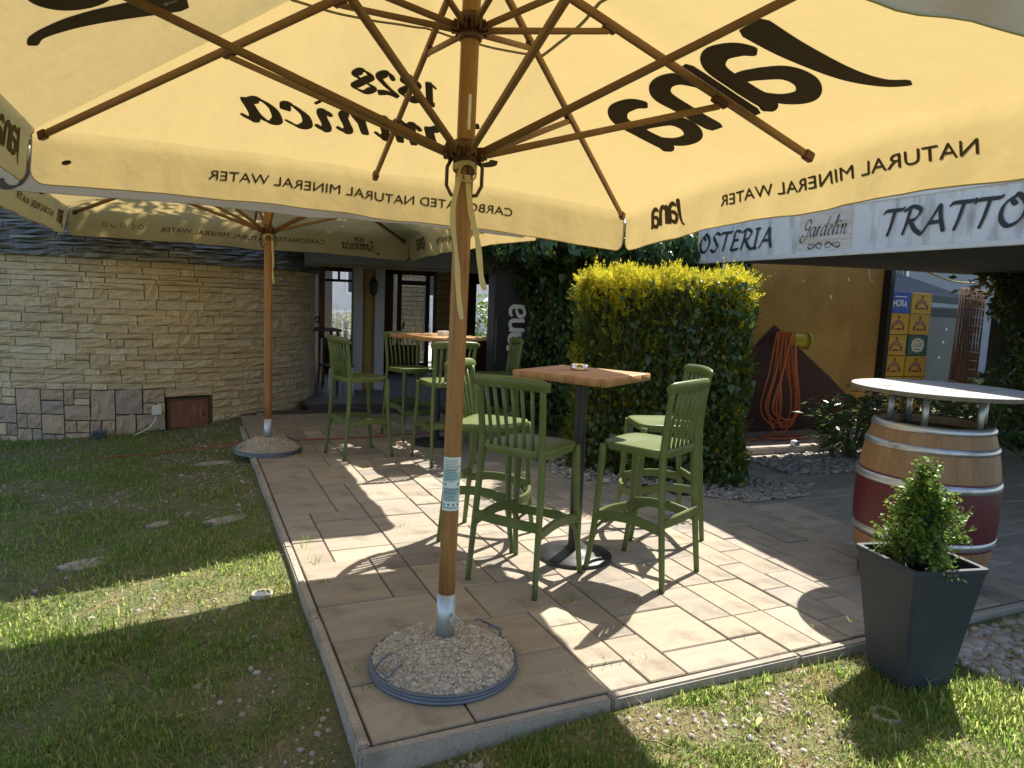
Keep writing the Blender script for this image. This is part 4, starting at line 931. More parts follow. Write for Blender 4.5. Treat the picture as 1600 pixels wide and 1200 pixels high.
# ---------------------------------------------------------------- barrel table, planter
BX, BY = 3.84, 2.71
bar = empty('barrel', (BX, BY, 0), .3, 'old oak wine barrel with a wine-red band and metal hoops', 'barrel')
Hh = .94
def br(z): return .295 + (.368-.295)*(1-((z-.47)/.47)**2)**.9 if 0 < z < Hh else .295
NS = 26
zz = [0, .03, .08, .14, .2, .25, .28, .34, .4, .47, .54, .60, .64, .68, .74, .80, .86, .91, Hh]
def stave(i, z0, z1, material, name, rr=0.0):
    m = MB(); a0 = 2*math.pi*i/NS+.0015; a1 = 2*math.pi*(i+1)/NS-.0015; L_ = [z0]+[z for z in zz if z0 < z < z1]+[z1]
    vs = []
    for z in L_:
        for a, dr in ((a0, -.0004), ((2*a0+a1)/3, .0006), ((a0+2*a1)/3, .0006), (a1, -.0004)): r = br(z)+dr+rr; vs.append((r*math.cos(a), r*math.sin(a), z))
    fs = [(4*j+k, 4*j+k+1, 4*j+5+k, 4*j+4+k) for j in range(len(L_)-1) for k in range(3)]
    m.add(vs, fs, True)
    if z1 == Hh:
        b = len(m.v); r = .268
        m.add([(br(Hh)*math.cos(a0), br(Hh)*math.sin(a0), Hh), (br(Hh)*math.cos(a1), br(Hh)*math.sin(a1), Hh), (r*math.cos(a1), r*math.sin(a1), Hh), (r*math.cos(a0), r*math.sin(a0), Hh), (r*math.cos(a1), r*math.sin(a1), Hh-.06), (r*math.cos(a0), r*math.sin(a0), Hh-.06)], [(0, 1, 2, 3), (3, 2, 4, 5)])
    return m
for i in range(NS):
    s_ = stave(i, 0, Hh, None, '').build('stave', MT['wood_barrel'], bar)
    stave(i, .275, .655, None, '', .0012).build('painted_band', MT['wine'], s_)
m = MB(); m.lathe([(br(.1)-.012, .02), (br(.47)-.012, .47), (br(.86)-.02, .86), (br(.92)-.02, .93)], n=26); m.build('inner_shell', MT['dark_wood'], bar)
m = MB(); m.disc((0, 0, Hh-.045), .275, 32); m.build('head', MT['dark_wood'], bar)
for (z0, z1) in ((.905, .945), (.80, .838), (.60, .645), (.285, .33), (.10, .14), (.0, .04)):
    m = MB(); r0, r1 = br(max(.001, z0))+.004, br(min(Hh-.001, z1))+.004
    m.lathe([(r0-.004, z0), (r0, z0+.001), (r0+.0022, (z0+z1)/2), (r1, z1-.001), (r1-.004, z1)], n=52); m.build('hoop', MT['hoop'], bar)
    m = MB(); a = random.uniform(-2.6, -1.4)
    for q in (-.02, .02): m.lathe([(0, .004), (.004, .003), (.006, 0)], ((br((z0+z1)/2)+.006)*math.cos(a+q), (br((z0+z1)/2)+.006)*math.sin(a+q), (z0+z1)/2), 8)
    m.build('rivet', MT['hoop'], bar)
tp = empty('barrel_table_top', (BX+.07, BY+.02, 0), 0, 'round grey board on short metal legs set over the wine barrel as a table', 'table top')
m = MB(); m.lathe([(0, 1.105), (.465, 1.105), (.470, 1.108), (.470, 1.127), (.467, 1.130), (0, 1.130)], n=72, smooth=False); 
bo_ = m.build('round_board', MT['disc'], tp, bevel=0)
m = MB(); m.lathe([(.4705, 1.1075), (.4712, 1.118), (.4705, 1.1275)], n=72); m.build('board_edge', MT['disc_edge'], bo_)
for a in (R(200), R(268), R(330), R(75), R(130)):
    m = MB(); c = (.245*math.cos(a)-.04, .245*math.sin(a)-.03); m.tube([(c[0], c[1], .895), (c[0], c[1], 1.105)], .017, 12); m.build('leg', MT['steel'], tp)
m = MB()
for k, (x0, y0, sz) in enumerate(((-.22, .12, .085), (-.02, -.14, .085))):
    w, wd = word('Gardelin', 'ital', sz*.55, (.03, .09, 40), .2) if False else (None, 0)
    for q in range(3):
        a = np.linspace(.2, 5.6, 24); rr = sz*(1-.25*q)
        rib = [((x0+rr*1.5*math.cos(t), y0+rr*.55*math.sin(t)), (x0+(rr-.006)*1.5*math.cos(t), y0+(rr-.006)*.55*math.sin(t))) for t in a]
        ribbons_mesh(m, [rib], lambda x, y, o: Vector((x, y, 1.130+o)), off=.0012)
    for q in range(4):
        rib = [((x0+sz*1.8+.03*q+.01*math.sin(t*3), y0-.02+.04*t), (x0+sz*1.8+.03*q+.007+.01*math.sin(t*3), y0-.02+.04*t)) for t in np.linspace(0, 1, 8)]
        ribbons_mesh(m, [rib], lambda x, y, o: Vector((x, y, 1.130+o)), off=.0012)
m.build('worn_print', MT['disc_edge'], tp)

pz = -.05
pl = empty('planter', (2.825, 1.985, pz), R(-11), 'tall square tapered dark grey planter with fine ridges at the terrace corner', 'planter')
m = MB(); n = 44; Ht = .56
def sq(h, z, ch=.012):
    return [(-h+ch, -h, z), (h-ch, -h, z), (h, -h+ch, z), (h, h-ch, z), (h-ch, h, z), (-h+ch, h, z), (-h, h-ch, z), (-h, -h+ch, z)]
vs = []; 
for k in range(n*2+1):
    f_ = k/(n*2); z = f_*(Ht-.02); h = .112 + (.176-.112)*f_; vs += sq(h + (.0009 if k % 2 else -.0003)*(1 if .02 < f_ else 0), z)
fs = [(8*k+i, 8*k+(i+1) % 8, 8*k+8+(i+1) % 8, 8*k+8+i) for k in range(n*2) for i in range(8)]
m.add(vs, fs); m.add(sq(.112, 0), [tuple(range(8))[::-1]]); m.build('body', MT['planter'], pl)
m = MB(); rg = [sq(.177, Ht-.021), sq(.1805, Ht-.018), sq(.1805, Ht-.002), sq(.179, Ht), sq(.160, Ht), sq(.158, Ht-.003), sq(.150, Ht-.09)]
m.add(sum(rg, []), [(8*k+i, 8*k+(i+1) % 8, 8*k+8+(i+1) % 8, 8*k+8+i) for k in range(len(rg)-1) for i in range(8)]); m.build('rim', MT['planter'], pl)
m = MB(); m.box((0, 0, Ht-.09), (.306, .306, .02)); m.build('soil', MT['dark_soil'], pl)
sh = empty('box_shrub', (2.825, 1.985, pz+Ht-.08), 0, 'small bright green box shrub growing in the dark planter', 'shrub')
n = 3600; k = rng.uniform(0, 1, n); a = rng.uniform(0, 6.28, n)
hgt = .05+.41*k*(1-.22*(np.sin(a+.3) > .1)); rad = .158*np.clip(1.12-.86*k**1.6, 0, 1)*(.74+.28*np.sin(3*a+9*k)+.18*np.sin(5*a-7*k))*rng.uniform(.4, 1.06, n)
br_ = np.stack([rad*np.cos(a)-.03*k, rad*np.sin(a), hgt], 1)
# twigs: leaves in pairs along short shoots
tw = br_[rng.integers(0, n, 700)]; tdir = unit(np.stack([tw[:, 0]*2.2, tw[:, 1]*2.2, np.full(len(tw), .34)], 1)+rng.normal(0, .25, (len(tw), 3)))
LP_ = []; LA = []
for q in range(7):
    LP_.append(tw + tdir*(.0095*q+.0)); LA.append(unit(tdir*.6+rng.normal(0, .6, tdir.shape)))
LP_ = np.concatenate([br_]+LP_); LA = np.concatenate([unit(np.stack([br_[:, 0], br_[:, 1], np.full(n, .1)], 1))]+LA)
V, T = leaves(LP_, LA+np.array([0, 0, .5]), .019, .62, .7, axis=LA); o = np_mesh('leaves', V, T, MT['box_leaf'], sh); o['kind'] = 'stuff'
m = MB()
for q in range(70):
    i = random.randrange(len(tw)); e = Vector(tw[i]); m.tube([(e.x*.15, e.y*.15, -.02), (e.x*.5, e.y*.5, e.z*.55), tuple(e), tuple(Vector(tw[i]+tdir[i]*.055))], [.0035, .0025, .0016, .001], 4)
m.build('stems', MT['bark'], sh)
m = MB(); m.lathe([(.001, .02), (.07, .06), (.085, .16), (.06, .28), (.02, .36)], n=14); m.build('dark_core', MT['inner'], sh)

# ---------------------------------------------------------------- hedge with ivy
HA = Vector((3.12, 5.66, 0)); hx = Vector((.7071, -.7071, 0)); hy = Vector((.7071, .7071, 0)); HL, HD, HZ = 1.42, .66, 1.76
hedge = empty('hedge', HA, 0, 'clipped golden conifer hedge overgrown with ivy behind the near bar table', 'hedge')
def hp(a, b, z): return np.stack([hx.x*a+hy.x*b, hx.y*a+hy.y*b, z], 1)
m = MB(); c = hx*HL/2+hy*HD/2
def inner(fx, fy, fz): return None
m.box((c.x, c.y, HZ/2-.03), (HL-.14, HD-.14, HZ-.10), rz=R(-45)); m.build('dark_core', MT['inner'], hedge)  # solid box added inside the hedge so no light passes through
def shell(n, faces, depth=.10):
    """points just inside the hedge faces with outward normals"""
    P = []; Q = []
    areas = {'f': HL*HZ, 'b': HL*HZ*.4, 'l': HD*HZ, 'r': HD*HZ, 't': HL*HD}
    tot = sum(areas[f] for f in faces)
    for f in faces:
        k = int(n*areas[f]/tot); a = rng.uniform(0, HL, k); b = rng.uniform(0, HD, k); z = rng.uniform(.02, HZ, k); d = rng.uniform(-.03, depth, k)**1.0
        if f == 'f': b = d; nr = (-hy)
        if f == 'b': b = HD-d; nr = hy
        if f == 'l': a = d; nr = -hx
        if f == 'r': a = HL-d; nr = hx
        if f == 't': z = HZ-d+.015*np.sin(9*a)*np.cos(7*b); nr = Vector((0, 0, 1))
        lump = .035*np.sin(5*a+3*z)*np.sin(4*z+6*b) + .02*np.sin(13*a+9*z)
        p = hp(a, b, z) + np.array(nr)*lump[:, None]
        P.append(p); Q.append(np.tile(np.array(nr), (k, 1)))
    return np.concatenate(P), np.concatenate(Q)
def sprays(P, Nr, L, k=6, upb=.7):
    """conifer sprays: a short twig carrying small scale leaves"""
    d = unit(Nr*.75 + rng.normal(0, .35, P.shape) + np.array([0, 0, upb])); s = L*np.exp(rng.normal(0, .3, (len(P), 1)))
    pl_ = unit(np.cross(d, rng.normal(0, 1, P.shape))); nn = np.cross(d, pl_); Vs = []; Ax = []; Nn = []
    for q in range(k):
        for sg in (-1, 1):
            Vs.append(P + d*s*(q/k)); Ax.append(unit(d*.9 + pl_*sg*.75)); Nn.append(nn)
    Vs.append(P+d*s*.9); Ax.append(d); Nn.append(nn)
    sz = np.concatenate([np.full(len(P), L*.42*(1-.5*q/k)) for q in range(k) for _ in (0, 1)]+[np.full(len(P), L*.3)])
    return leaves(np.concatenate(Vs), np.concatenate(Nn), sz, .34, .25, axis=np.concatenate(Ax)*3, fold=.1)
P, Q = shell(10500, 'flrt'); zf = P[:, 2]/HZ; a_ = P@np.array(hx)
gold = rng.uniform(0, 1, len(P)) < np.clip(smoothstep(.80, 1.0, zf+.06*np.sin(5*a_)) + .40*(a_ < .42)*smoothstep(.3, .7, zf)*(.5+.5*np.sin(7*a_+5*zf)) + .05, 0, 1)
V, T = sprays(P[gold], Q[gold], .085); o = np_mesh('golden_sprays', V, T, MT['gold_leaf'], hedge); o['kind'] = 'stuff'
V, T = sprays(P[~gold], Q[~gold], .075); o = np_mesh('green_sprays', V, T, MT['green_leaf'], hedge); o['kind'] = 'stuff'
tips = np.stack([rng.uniform(.02, HL-.02, 150), rng.uniform(.02, HD-.02, 150)], 1); P = hp(tips[:, 0], tips[:, 1], HZ-.03+rng.uniform(0, .05, 150))
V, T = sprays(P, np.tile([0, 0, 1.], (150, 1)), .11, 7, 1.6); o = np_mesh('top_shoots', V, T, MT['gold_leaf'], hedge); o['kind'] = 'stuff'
P, Q = shell(4600, 'frt', .06); zf = P[:, 2]/HZ; a_ = P@np.array(hx)
keep = rng.uniform(0, 1, len(P)) < np.clip(.12+.75*smoothstep(.3, .8, a_/HL+.15*np.sin(5*zf))+.35*(zf < .35)-.55*(zf > .97)*(a_ < .5), 0, 1)
P, Q = P[keep]+Q[keep]*.045, Q[keep]
V, T = leaves(P, Q+np.array([0, 0, .45]), .040, .8, .75, .6, heart=True, axis=np.tile([0, 0, -1.], (len(P), 1))); o = np_mesh('ivy_leaves', V, T, MT['ivy_leaf'], hedge); o['kind'] = 'stuff'
m = MB()
for q in range(14):
    a, z = random.uniform(.2, HL), random.uniform(.3, 1.2); p0 = hx*a - hy*.045; L_ = random.uniform(.25, .6)
    m.tube([tuple(p0+Vector((0, 0, z+L_))), tuple(p0+hx*.03*random.uniform(-1, 1)-hy*.02+Vector((0, 0, z+L_*.5))), tuple(p0+hx*.05*random.uniform(-1, 1)+Vector((0, 0, z)))], .0022, 4)
m.build('ivy_stems', MT['bark'], hedge)

# ivy-clad wall between the veranda and the hedge
ivy = empty('ivy_wall', (4.05, 7.6, 0), 0, 'dark wall of ivy between the drinks fridge and the golden hedge', 'ivy')
m = MB(); m.box((.85, -.05, 1.12), (1.9, 1.9, 2.24)); m.box((.12, .05, 2.2), (1.4, 2.2, .2)); m.build('dark_core', MT['inner'], ivy)
def slab_pts(n, o, ux, uy, nr, lump=.06):
    a, b = rng.uniform(0, 1, n), rng.uniform(0, 1, n); P = np.array(o)+a[:, None]*np.array(ux)+b[:, None]*np.array(uy)
    l = lump*(np.sin(7*P[:, 2]+5*P[:, 0]+3*P[:, 1])+np.sin(11*P[:, 0]-9*P[:, 1]+6*P[:, 2])) + rng.uniform(-.05, .06, n)
    return P + np.array(nr)*l[:, None], np.tile(np.array(nr, float), (n, 1))
A = [slab_pts(5200, (-.16, -1.0, 0), (0, 1.9, 0), (0, 0, 2.2), (-1, 0, 0)), slab_pts(5200, (-.16, -1.06, 0), (2.0, 0, 0), (0, 0, 2.2), (0, -1, 0)),
     slab_pts(1400, (-.65, -1.12, 2.02), (2.3, 0, 0), (0, 0, .36), (0, -1, 0)), slab_pts(1100, (-.68, -1.1, 2.04), (1.6, 0, 0), (0, 2.4, 0), (0, 0, -1)), slab_pts(900, (-.68, -1.1, 2.04), (0, 2.4, 0), (0, 0, .32), (-1, 0, 0)), slab_pts(1300, (-.65, -1.1, 2.34), (2.3, 0, 0), (0, 2.3, 0), (0, 0, 1))]
P = np.concatenate([q[0] for q in A]); Q = np.concatenate([q[1] for q in A])
V, T = leaves(P, Q+np.array([0, 0, .3]), .052, .8, .55, .8, heart=True, axis=np.tile([0, 0, -1.], (len(P), 1))); o = np_mesh('leaves', V, T, MT['ivy_leaf'], ivy); o['kind'] = 'stuff'
m = MB(); bm = bmesh.new(); bmesh.ops.create_icosphere(bm, subdivisions=3, radius=.17)
for v in bm.verts: v.co *= 1+.25*noise.noise(v.co*7); v.co.z *= .75
me = bpy.data.meshes.new('boulder'); bm.to_mesh(me); bm.free(); me.materials.append(MT['boulder']); o = bpy.data.objects.new('boulder', me); link(o); o.location = (3.45, 7.9, .08)
tag(o, 'pale rough boulder at the foot of the ivy wall', 'boulder')

# drinks fridge with vertical lettering
fr = empty('drinks_fridge', (3.55, 8.62, 0), R(-12), 'tall black drinks fridge with white vertical lettering beside the ivy', 'fridge')
m = MB(); m.box((.22, .3, .99), (.50, .56, 1.96)); m.build('cabinet', MT['black'], fr, bevel=.012)
m = MB(); m.box((.22, .012, 1.0), (.47, .03, 1.80)); dr_ = m.build('door', MT['black'], fr, bevel=.006)
m = MB(); m.box((-.01, -.02, 1.0), (.018, .03, .6)); m.build('handle', MT['fridge'], dr_, bevel=.004)
m = MB(); w, wd = word('nana', 'bold', .21, sx=.95); ribbons_mesh(m, word('ana', 'bold', .205, sx=1.1)[0], lambda x, y, o_: Vector((.37-y, -.006-o_, .94+x)), off=.002)
w, wd = word('J', 'bold', .205, sx=1.1); ribbons_mesh(m, w, lambda x, y, o_: Vector((.37-y, -.006-o_, .82+x)), off=.002); m.build('lettering', MT['print_white'], dr_)

# ---------------------------------------------------------------- awning with sign
FA, FB = Vector((5.01, 6.44, 0)), Vector((4.62, .44, 0)); fd = (FB-FA).normalized(); fn_ = Vector((fd.y, -fd.x, 0))
if fn_.x > 0: fn_ = -fn_
FL = (FB-FA).length
aw = empty('awning', FA, 0, 'white restaurant awning with black lettering on its long front sign', 'awning')
def fs_(d, z, off): p = fd*d + fn_*off; return Vector((p.x, p.y, z))
m = MB(); m.grid(lambda d, z: fs_(d, 2.052+z, .004+.004*math.sin(2.3*d+6*z)+.003*math.sin(7*d)), np.linspace(0, FL, 90), np.linspace(0, .36, 7)); sg = m.build('sign_panel', MT['vinyl'], aw)
m = MB()
for q in (0, 1): m.grid(lambda d, z: fs_(d, 2.052+z, -.004), np.linspace(0, FL, 4), (0, .36))
m.build('sign_backing', MT['vinyl'], aw)
m = MB(); a, b = fs_(-.02, 2.03, 0), fs_(FL, 2.03, 0); m.bar(a, b, .035, .04); a, b = fs_(-.02, 2.43, 0), fs_(FL, 2.43, 0); m.bar(a, b, .035, .04); m.build('frame_rail', MT['frame_white'], aw, bevel=.004)
def sgmap(d0, z0): return lambda x, y, off: fs_(d0+x, 2.052+z0+y, .009+off+.004*math.sin(2.3*(d0+x)+6*(z0+y))+.003*math.sin(7*(d0+x)))
m = MB(); pen = (.028, .082, 55)
w, wd = word('OSTERIA', 'caps', .19, pen, .06, 1.0); k = 1.17/wd; ribbons_mesh(m, word('OSTERIA', 'caps', .19, pen, .06, k)[0], sgmap(.04, .075)); m.build('lettering', MT['sign_print'], sg); m = MB()
w, wd = word('TRATTORIA', 'caps', .205, pen, .06, 1.0); ribbons_mesh(m, word('TRATTORIA', 'caps', .195, pen, .06, 1.62/(wd*(.195/.205))*1.0)[0], sgmap(2.44, .085)); m.build('lettering', MT['sign_print'], sg)
m = MB(); m.grid(lambda d, z: sgmap(1.53, .0)(d, z, -.003), np.linspace(0, .62, 12), np.linspace(.012, .34, 5)); em = m.build('emblem', MT['emblem'], sg)
m = MB(); w, wd = word('Gardelin', 'ital', .085, (.018, .062, 40), .25); ribbons_mesh(m, word('Gardelin', 'ital', .085, (.018, .062, 40), .25, .52/wd)[0], sgmap(1.575, .135))
for s_ in (-1, 1):
    for cx0, r0, t0, t1, nn in ((.05, .032, -2.6, 3.4, 22), (.16, .022, 3.6, -2.4, 20), (.115, .018, 0.4, 4.8, 16)):
        rib = [((.29+s_*(cx0+(r0+.003)*math.cos(t)), .035+(r0+.003)*math.sin(t)*.8), (.29+s_*(cx0+(r0-.003)*math.cos(t)), .035+(r0-.003)*math.sin(t)*.8)) for t in np.linspace(t0, t1, nn)]
        ribbons_mesh(m, [rib], sgmap(1.555, .02))
    rib = [((.29+s_*(.02+.17*t), .03+.022*math.sin(6*t)+.004), (.29+s_*(.02+.17*t), .03+.022*math.sin(6*t)-.003)) for t in np.linspace(0, 1, 18)]; ribbons_mesh(m, [rib], sgmap(1.555, .02))
m.build('emblem_lettering', MT['sign_print'], em)
m = MB(); m.grid(lambda d, x: fs_(d, 2.43-.02*(1-math.cos(x*2))+.05*x, -x) , np.linspace(0, FL, 24), np.linspace(0, 6.2, 20)); m.build('roof_sheet', MT['vinyl'], aw)
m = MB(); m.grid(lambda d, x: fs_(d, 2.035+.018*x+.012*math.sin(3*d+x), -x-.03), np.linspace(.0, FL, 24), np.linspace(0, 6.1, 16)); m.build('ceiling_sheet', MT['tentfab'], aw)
m = MB(); p = fs_(.42, 0, -.06); m.box((p.x, p.y, 1.0), (.055, .055, 2.02)); p = fs_(5.9, 0, -.06); m.box((p.x, p.y, 1.0), (.055, .055, 2.02)); m.build('post', MT['frame_white'], aw, bevel=.004)

# ---------------------------------------------------------------- ochre building behind the awning
oc = empty('ochre_building', (6.9, 6.85, 0), 0, 'ochre plastered wall with a dark red painted base beyond the hedge', 'building')
m = MB(); m.box((-.12, .14, 1.36), (3.35, .22, 2.72)); m.build('wall', MT['ochre'], oc)
m = MB(); pts = [(-1.78, 0), (1.55, 0), (1.55, .10), (.72, .70), (-.30, 1.36), (-.92, .80), (-1.78, .74)]
m.add([(x, .026, z) for x, z in pts]+[(x, .034, z) for x, z in pts], [tuple(range(len(pts)))]+[((i+1) % len(pts), i, len(pts)+i, len(pts)+(i+1) % len(pts)) for i in range(len(pts))]); m.build('painted_base', MT['maroon'], oc)
m = MB(); m.box((.85, -.03, 2.315), (2.5, .10, .07)); m.build('wall_batten', MT['print_cream'], oc, bevel=.004)
for (x, z, r) in ((.12, 1.92, .012), (.62, 1.74, .026), (.9, 1.98, .02), (-.35, 2.0, .01)):
    m = MB(); k = 9; rr = [random.uniform(.6, 1.2)*r for _ in range(k)]; m.add([(x+rr[i]*math.cos(6.283*i/k), .0265, z+1.2*rr[i]*math.sin(6.283*i/k)) for i in range(k)], [tuple(range(k))]); m.build('chipped_patch', MT['white'], oc)
m = MB(); m.tube([(1.26, -.02, 2.30), (1.18, -.05, 2.2), (1.17, -.05, 2.08), (1.22, -.04, 1.98), (1.30, -.03, 1.96)], .008, 6); m.build('hanging_wire', MT['cable'], oc)
m = MB(); m.box((1.60, -.02, 1.16), (.09, .12, 2.32)); m.build('corner_post', MT['black'], oc, bevel=.006)
rl_ = empty('hose_reel', (6.74, 6.72, 1.18), 0, 'yellow plastic hose holder on the dark red painted wall', 'hose reel')
m = MB(); m.tube([(-.22, -.10, .02), (.10, -.14, 0)], [.06, .085], 20); m.tube([(.10, -.14, 0), (.135, -.145, 0)], [.105, .10], 20); m.build('drum', MT['yellow_plastic'], rl_)
m = MB(); m.box((.05, .08, 0), (.16, .05, .14)); m.build('wall_bracket', MT['yellow_plastic'], rl_, bevel=.01)
m = MB(); hr = random.Random(3)
for q in range(9):
    y_ = -.03-.018*q; x0 = -.10+.02*q*hr.uniform(.3, 1.0); wl, wr, zb = hr.uniform(.10, .26), hr.uniform(.08, .24), hr.uniform(.03, .24)
    pts = [(x0, y_, 1.285), (x0-.035, y_, 1.22), (x0-wl*.55, y_-.01, .8), (x0-wl, y_, .38), (x0-wl*.5, y_-.03, zb+.03), (x0+.02, y_-.04, zb), (x0+wr*.7, y_-.03, zb+.05), (x0+wr, y_, .42), (x0+wr*.45, y_-.01, .85), (x0+.035, y_, 1.22), (x0, y_-.012, 1.285)]
    P = cr(pts, 5); m.tube([(p.x, p.y, p.z) for p in P], .0098, 7, cap=False)
for q in range(2):
    r = .20+.07*q; m.tube([(-.05+r*1.3*math.cos(t), -.22+r*.5*math.sin(t), .014+.012*q) for t in np.linspace(0, 6.28, 28)], .0098, 7, cap=False)
m.tube([(-.5, -.25, .015), (-.9, -.1, .015), (-1.3, -.2, .015), (-1.5, -.7, .015)], .0125, 7)
ho = m.build('garden_hose', MT['hose'], None, (6.52, 6.64, 0)); tag(ho, 'long orange garden hose hanging in loops from the yellow holder', 'hose')
# stacked crates
crs = [('crate_blue', 9.42, 5), ('crate_yellow', 9.42, 4), ('crate_yellow', 9.42, 3), ('crate_yellow', 9.42, 2), ('crate_yellow', 9.42, 1), ('crate_yellow', 9.42, 0), ('crate_yellow', 9.88, 5), ('crate_yellow', 9.88, 4), ('crate_green', 9.88, 3), ('crate_yellow', 9.88, 2), ('crate_yellow', 9.88, 1), ('crate_yellow', 9.88, 0)]
lv = ['lowest', 'second from the ground', 'third from the ground', 'third from the top', 'second from the top', 'topmost']
for mt_, x, k in crs:
    col = mt_.split('_')[1]; side = 'left' if x < 9.6 else 'right'
    t = empty('bottle_crate', (x, 7.5, .012+k*.313), 0, f'{col} drinks crate, {lv[k]} in the {side} stack beyond the black post', 'crate', 'drinks crates stacked beyond the ochre wall')
    m = MB(); m.box((0, 0, .153), (.435, .31, .306)); m.build('shell', MT[mt_], t, bevel=.008)
    m = MB(); m.box((0, -.157, .29), (.43, .012, .022)); m.box((0, -.157, .014), (.43, .012, .022)); m.build('rim', MT[mt_], t)
    m = MB(); f = lambda X, Y, o_: Vector((X, -.1565-o_, Y))
    if mt_ == 'crate_yellow':
        rib = [((.125*math.cos(t_)*1.0, .095+.115*math.sin(t_)), (.085*math.cos(t_), .095+.062*math.sin(t_))) for t_ in np.linspace(.25, 2.89, 16)]; ribbons_mesh(m, [rib], f, off=.001)
        for s_ in (-1, 1): ribbons_mesh(m, [[((s_*.135, .13), (s_*.10, .13)), ((s_*.14, .06), (s_*.095, .07))]], f, off=.0014)
        ribbons_mesh(m, [[((-.02, .262), (-.02, .225)), ((.0, .285), (.0, .225)), ((.02, .262), (.02, .225))]], f, off=.0014)
        ribbons_mesh(m, [[((-.07, .085), (-.07, .06)), ((0, .094), (0, .068)), ((.07, .085), (.07, .06))]], f, off=.0016)
        e = m.build('emblem', MT['print_red'], t); m2 = MB()
        for q in range(7):
            t_ = 2.65-.37*q; c, s_ = math.cos(t_), math.sin(t_); ribbons_mesh(m2, [[((.116*c-.006, .095+.104*s_), (.116*c+.006, .095+.104*s_)), ((.092*c-.006, .095+.072*s_), (.092*c+.006, .095+.072*s_))]], f, off=.003)
        m2.build('emblem_letters', MT['print_cream'], e)
    elif mt_ == 'crate_blue':
        font_mesh(m, 'MORA', .11, lambda X, Y, o_: f(X-.15, Y*1.2+.10-.10*((X-.15)/.3)**2, o_), off=.001, width=.30, bold=.003); ribbons_mesh(m, [[((-.12, .245), (-.12, .232)), ((.12, .245), (.12, .232))]], f, off=.001); m.build('emblem', MT['print_white'], t)
    else:
        pts = [(-.12, .23), (0, .27), (.12, .23), (.14, .15), (.11, .07), (0, .045), (-.11, .07), (-.14, .15)]; m.add([f(a, b, .001) for a, b in pts], [tuple(range(8))]); e = m.build('emblem', MT['print_cream'], t)
        m2 = MB(); w, wd = word('Grac', 'ital', .04, (.02, .09, 40), .3); ribbons_mesh(m2, [[((-.1+.2*q/12, .155+.03*math.sin(q*1.9)+.02*q/12), (-.1+.2*q/12, .14+.03*math.sin(q*1.9)+.02*q/12)) for q in range(13)]], f, off=.002); ribbons_mesh(m2, [[((-.07, .095), (-.07, .085)), ((.07, .095), (.07, .085))], [((-.05, .225), (-.05, .215)), ((.05, .225), (.05, .215))]], f, off=.002); m2.build('emblem_letters', MT['crate_green'], e)
fz = empty('freezer_cabinet', (11.2, 8.2, 0), R(-6), 'tall grey-blue fridge with a black handle beside the drinks crates', 'fridge')
m = MB(); m.box((.35, .35, .86), (.86, .66, 1.70)); m.build('cabinet', MT['fridge'], fz, bevel=.012)
m = MB(); m.box((.35, 0, .80), (.82, .04, 1.48)); d_ = m.build('door', MT['fridge'], fz, bevel=.01); m = MB(); m.box((.0, -.035, .75), (.03, .04, .42)); m.build('handle', MT['black'], d_, bevel=.008)
m = MB(); m.box((.35, -.002, 1.62), (.82, .03, .13)); m.build('top_panel', MT['tentfab'], fz)
m = MB()
for x_, z_ in ((.42, 1.34), (.38, 1.12), (.33, .86)): m.lathe([(0, .003), (.02, 0)], (0, 0, 0), 8) if False else m.add([(x_+.022*math.cos(q), -.0215, z_+.022*math.sin(q)) for q in np.linspace(0, 5.5, 8)], [tuple(range(8))])
m.build('magnet', MT['print_white'], d_)
rm = empty('reed_screen', (10.72, 7.2, 0), R(14), 'brown woven reed screen leaning between fridge and vines', 'screen')
m = MB()
for q in range(26):
    x = -.38+1.05*q/25; m.tube([(x*1.15-.06, -.0, .0), (x*1.0+.02*math.sin(q), .01, .7), (x*.92+.08, .03+.02*math.sin(q*2), 1.4), (x*.9+.18, .06, 2.0)], .014, 5)
for z_ in np.linspace(.2, 1.95, 14):
    m.tube([(-.42+.08*z_, -.02+.02*math.sin(9*z_), z_), (0+.08*z_, .035, z_+.03), (.45+.08*z_, -.02, z_)], .009, 4)
m.build('reeds', MT['mat_reed'], rm)
tn = empty('grey_tent', (12.0, 10.0, 0), 0, 'grey fabric tent roof behind the drinks crates', 'tent')
m = MB(); m.add([(-1.9, 0, 2.05), (3, 0, 1.95), (3, 3, 2.9), (-.6, 3, 2.45), (-1.9, 0, 1.93), (3, 0, 1.8)], [(0, 1, 2, 3), (4, 5, 1, 0)]); m.build('fabric', MT['tentfab'], tn)
m = MB(); m.box((-1.5, .05, 1.0), (.05, .05, 2.0)); m.box((2.9, .05, 1.0), (.05, .05, 2.0)); m.build('pole', MT['frame_white'], tn)
hb = empty('back_house', (16, 13.2, 0), 0, 'pale blue-grey house with a barred window far behind the crates', 'building')
m = MB(); m.box((3, 1.5, 5.5), (15, 3, 11.0)); m.build('wall', MT['facade'], hb)  # extra height and width out of view, added to shade the tent
wn = MB(); wn.box((.1, -.02, 3.05), (1.7, .06, 1.2)); wn = wn.build('window', MT['dkglass'], hb); 
m = MB(); m.box((.1, .02, 3.05), (1.66, .04, 1.16)); m.build('dark_room', MT['black'], wn); 
m = MB()
for q in range(15): m.box((.1-.82+.117*q, -.09, 3.05), (.014, .014, 1.24))
for q in range(6): m.box((.1, -.10, 2.5+.22*q), (1.72, .014, .014))
m.build('bars', MT['frame_white'], wn); m = MB(); m.box((.1, -.05, 3.05), (.10, .05, 1.2)); m.box((-.80, -.05, 3.05), (.10, .05, 1.24)); m.box((1.0, -.05, 3.05), (.10, .05, 1.24)); m.build('frame', MT['white'], wn)
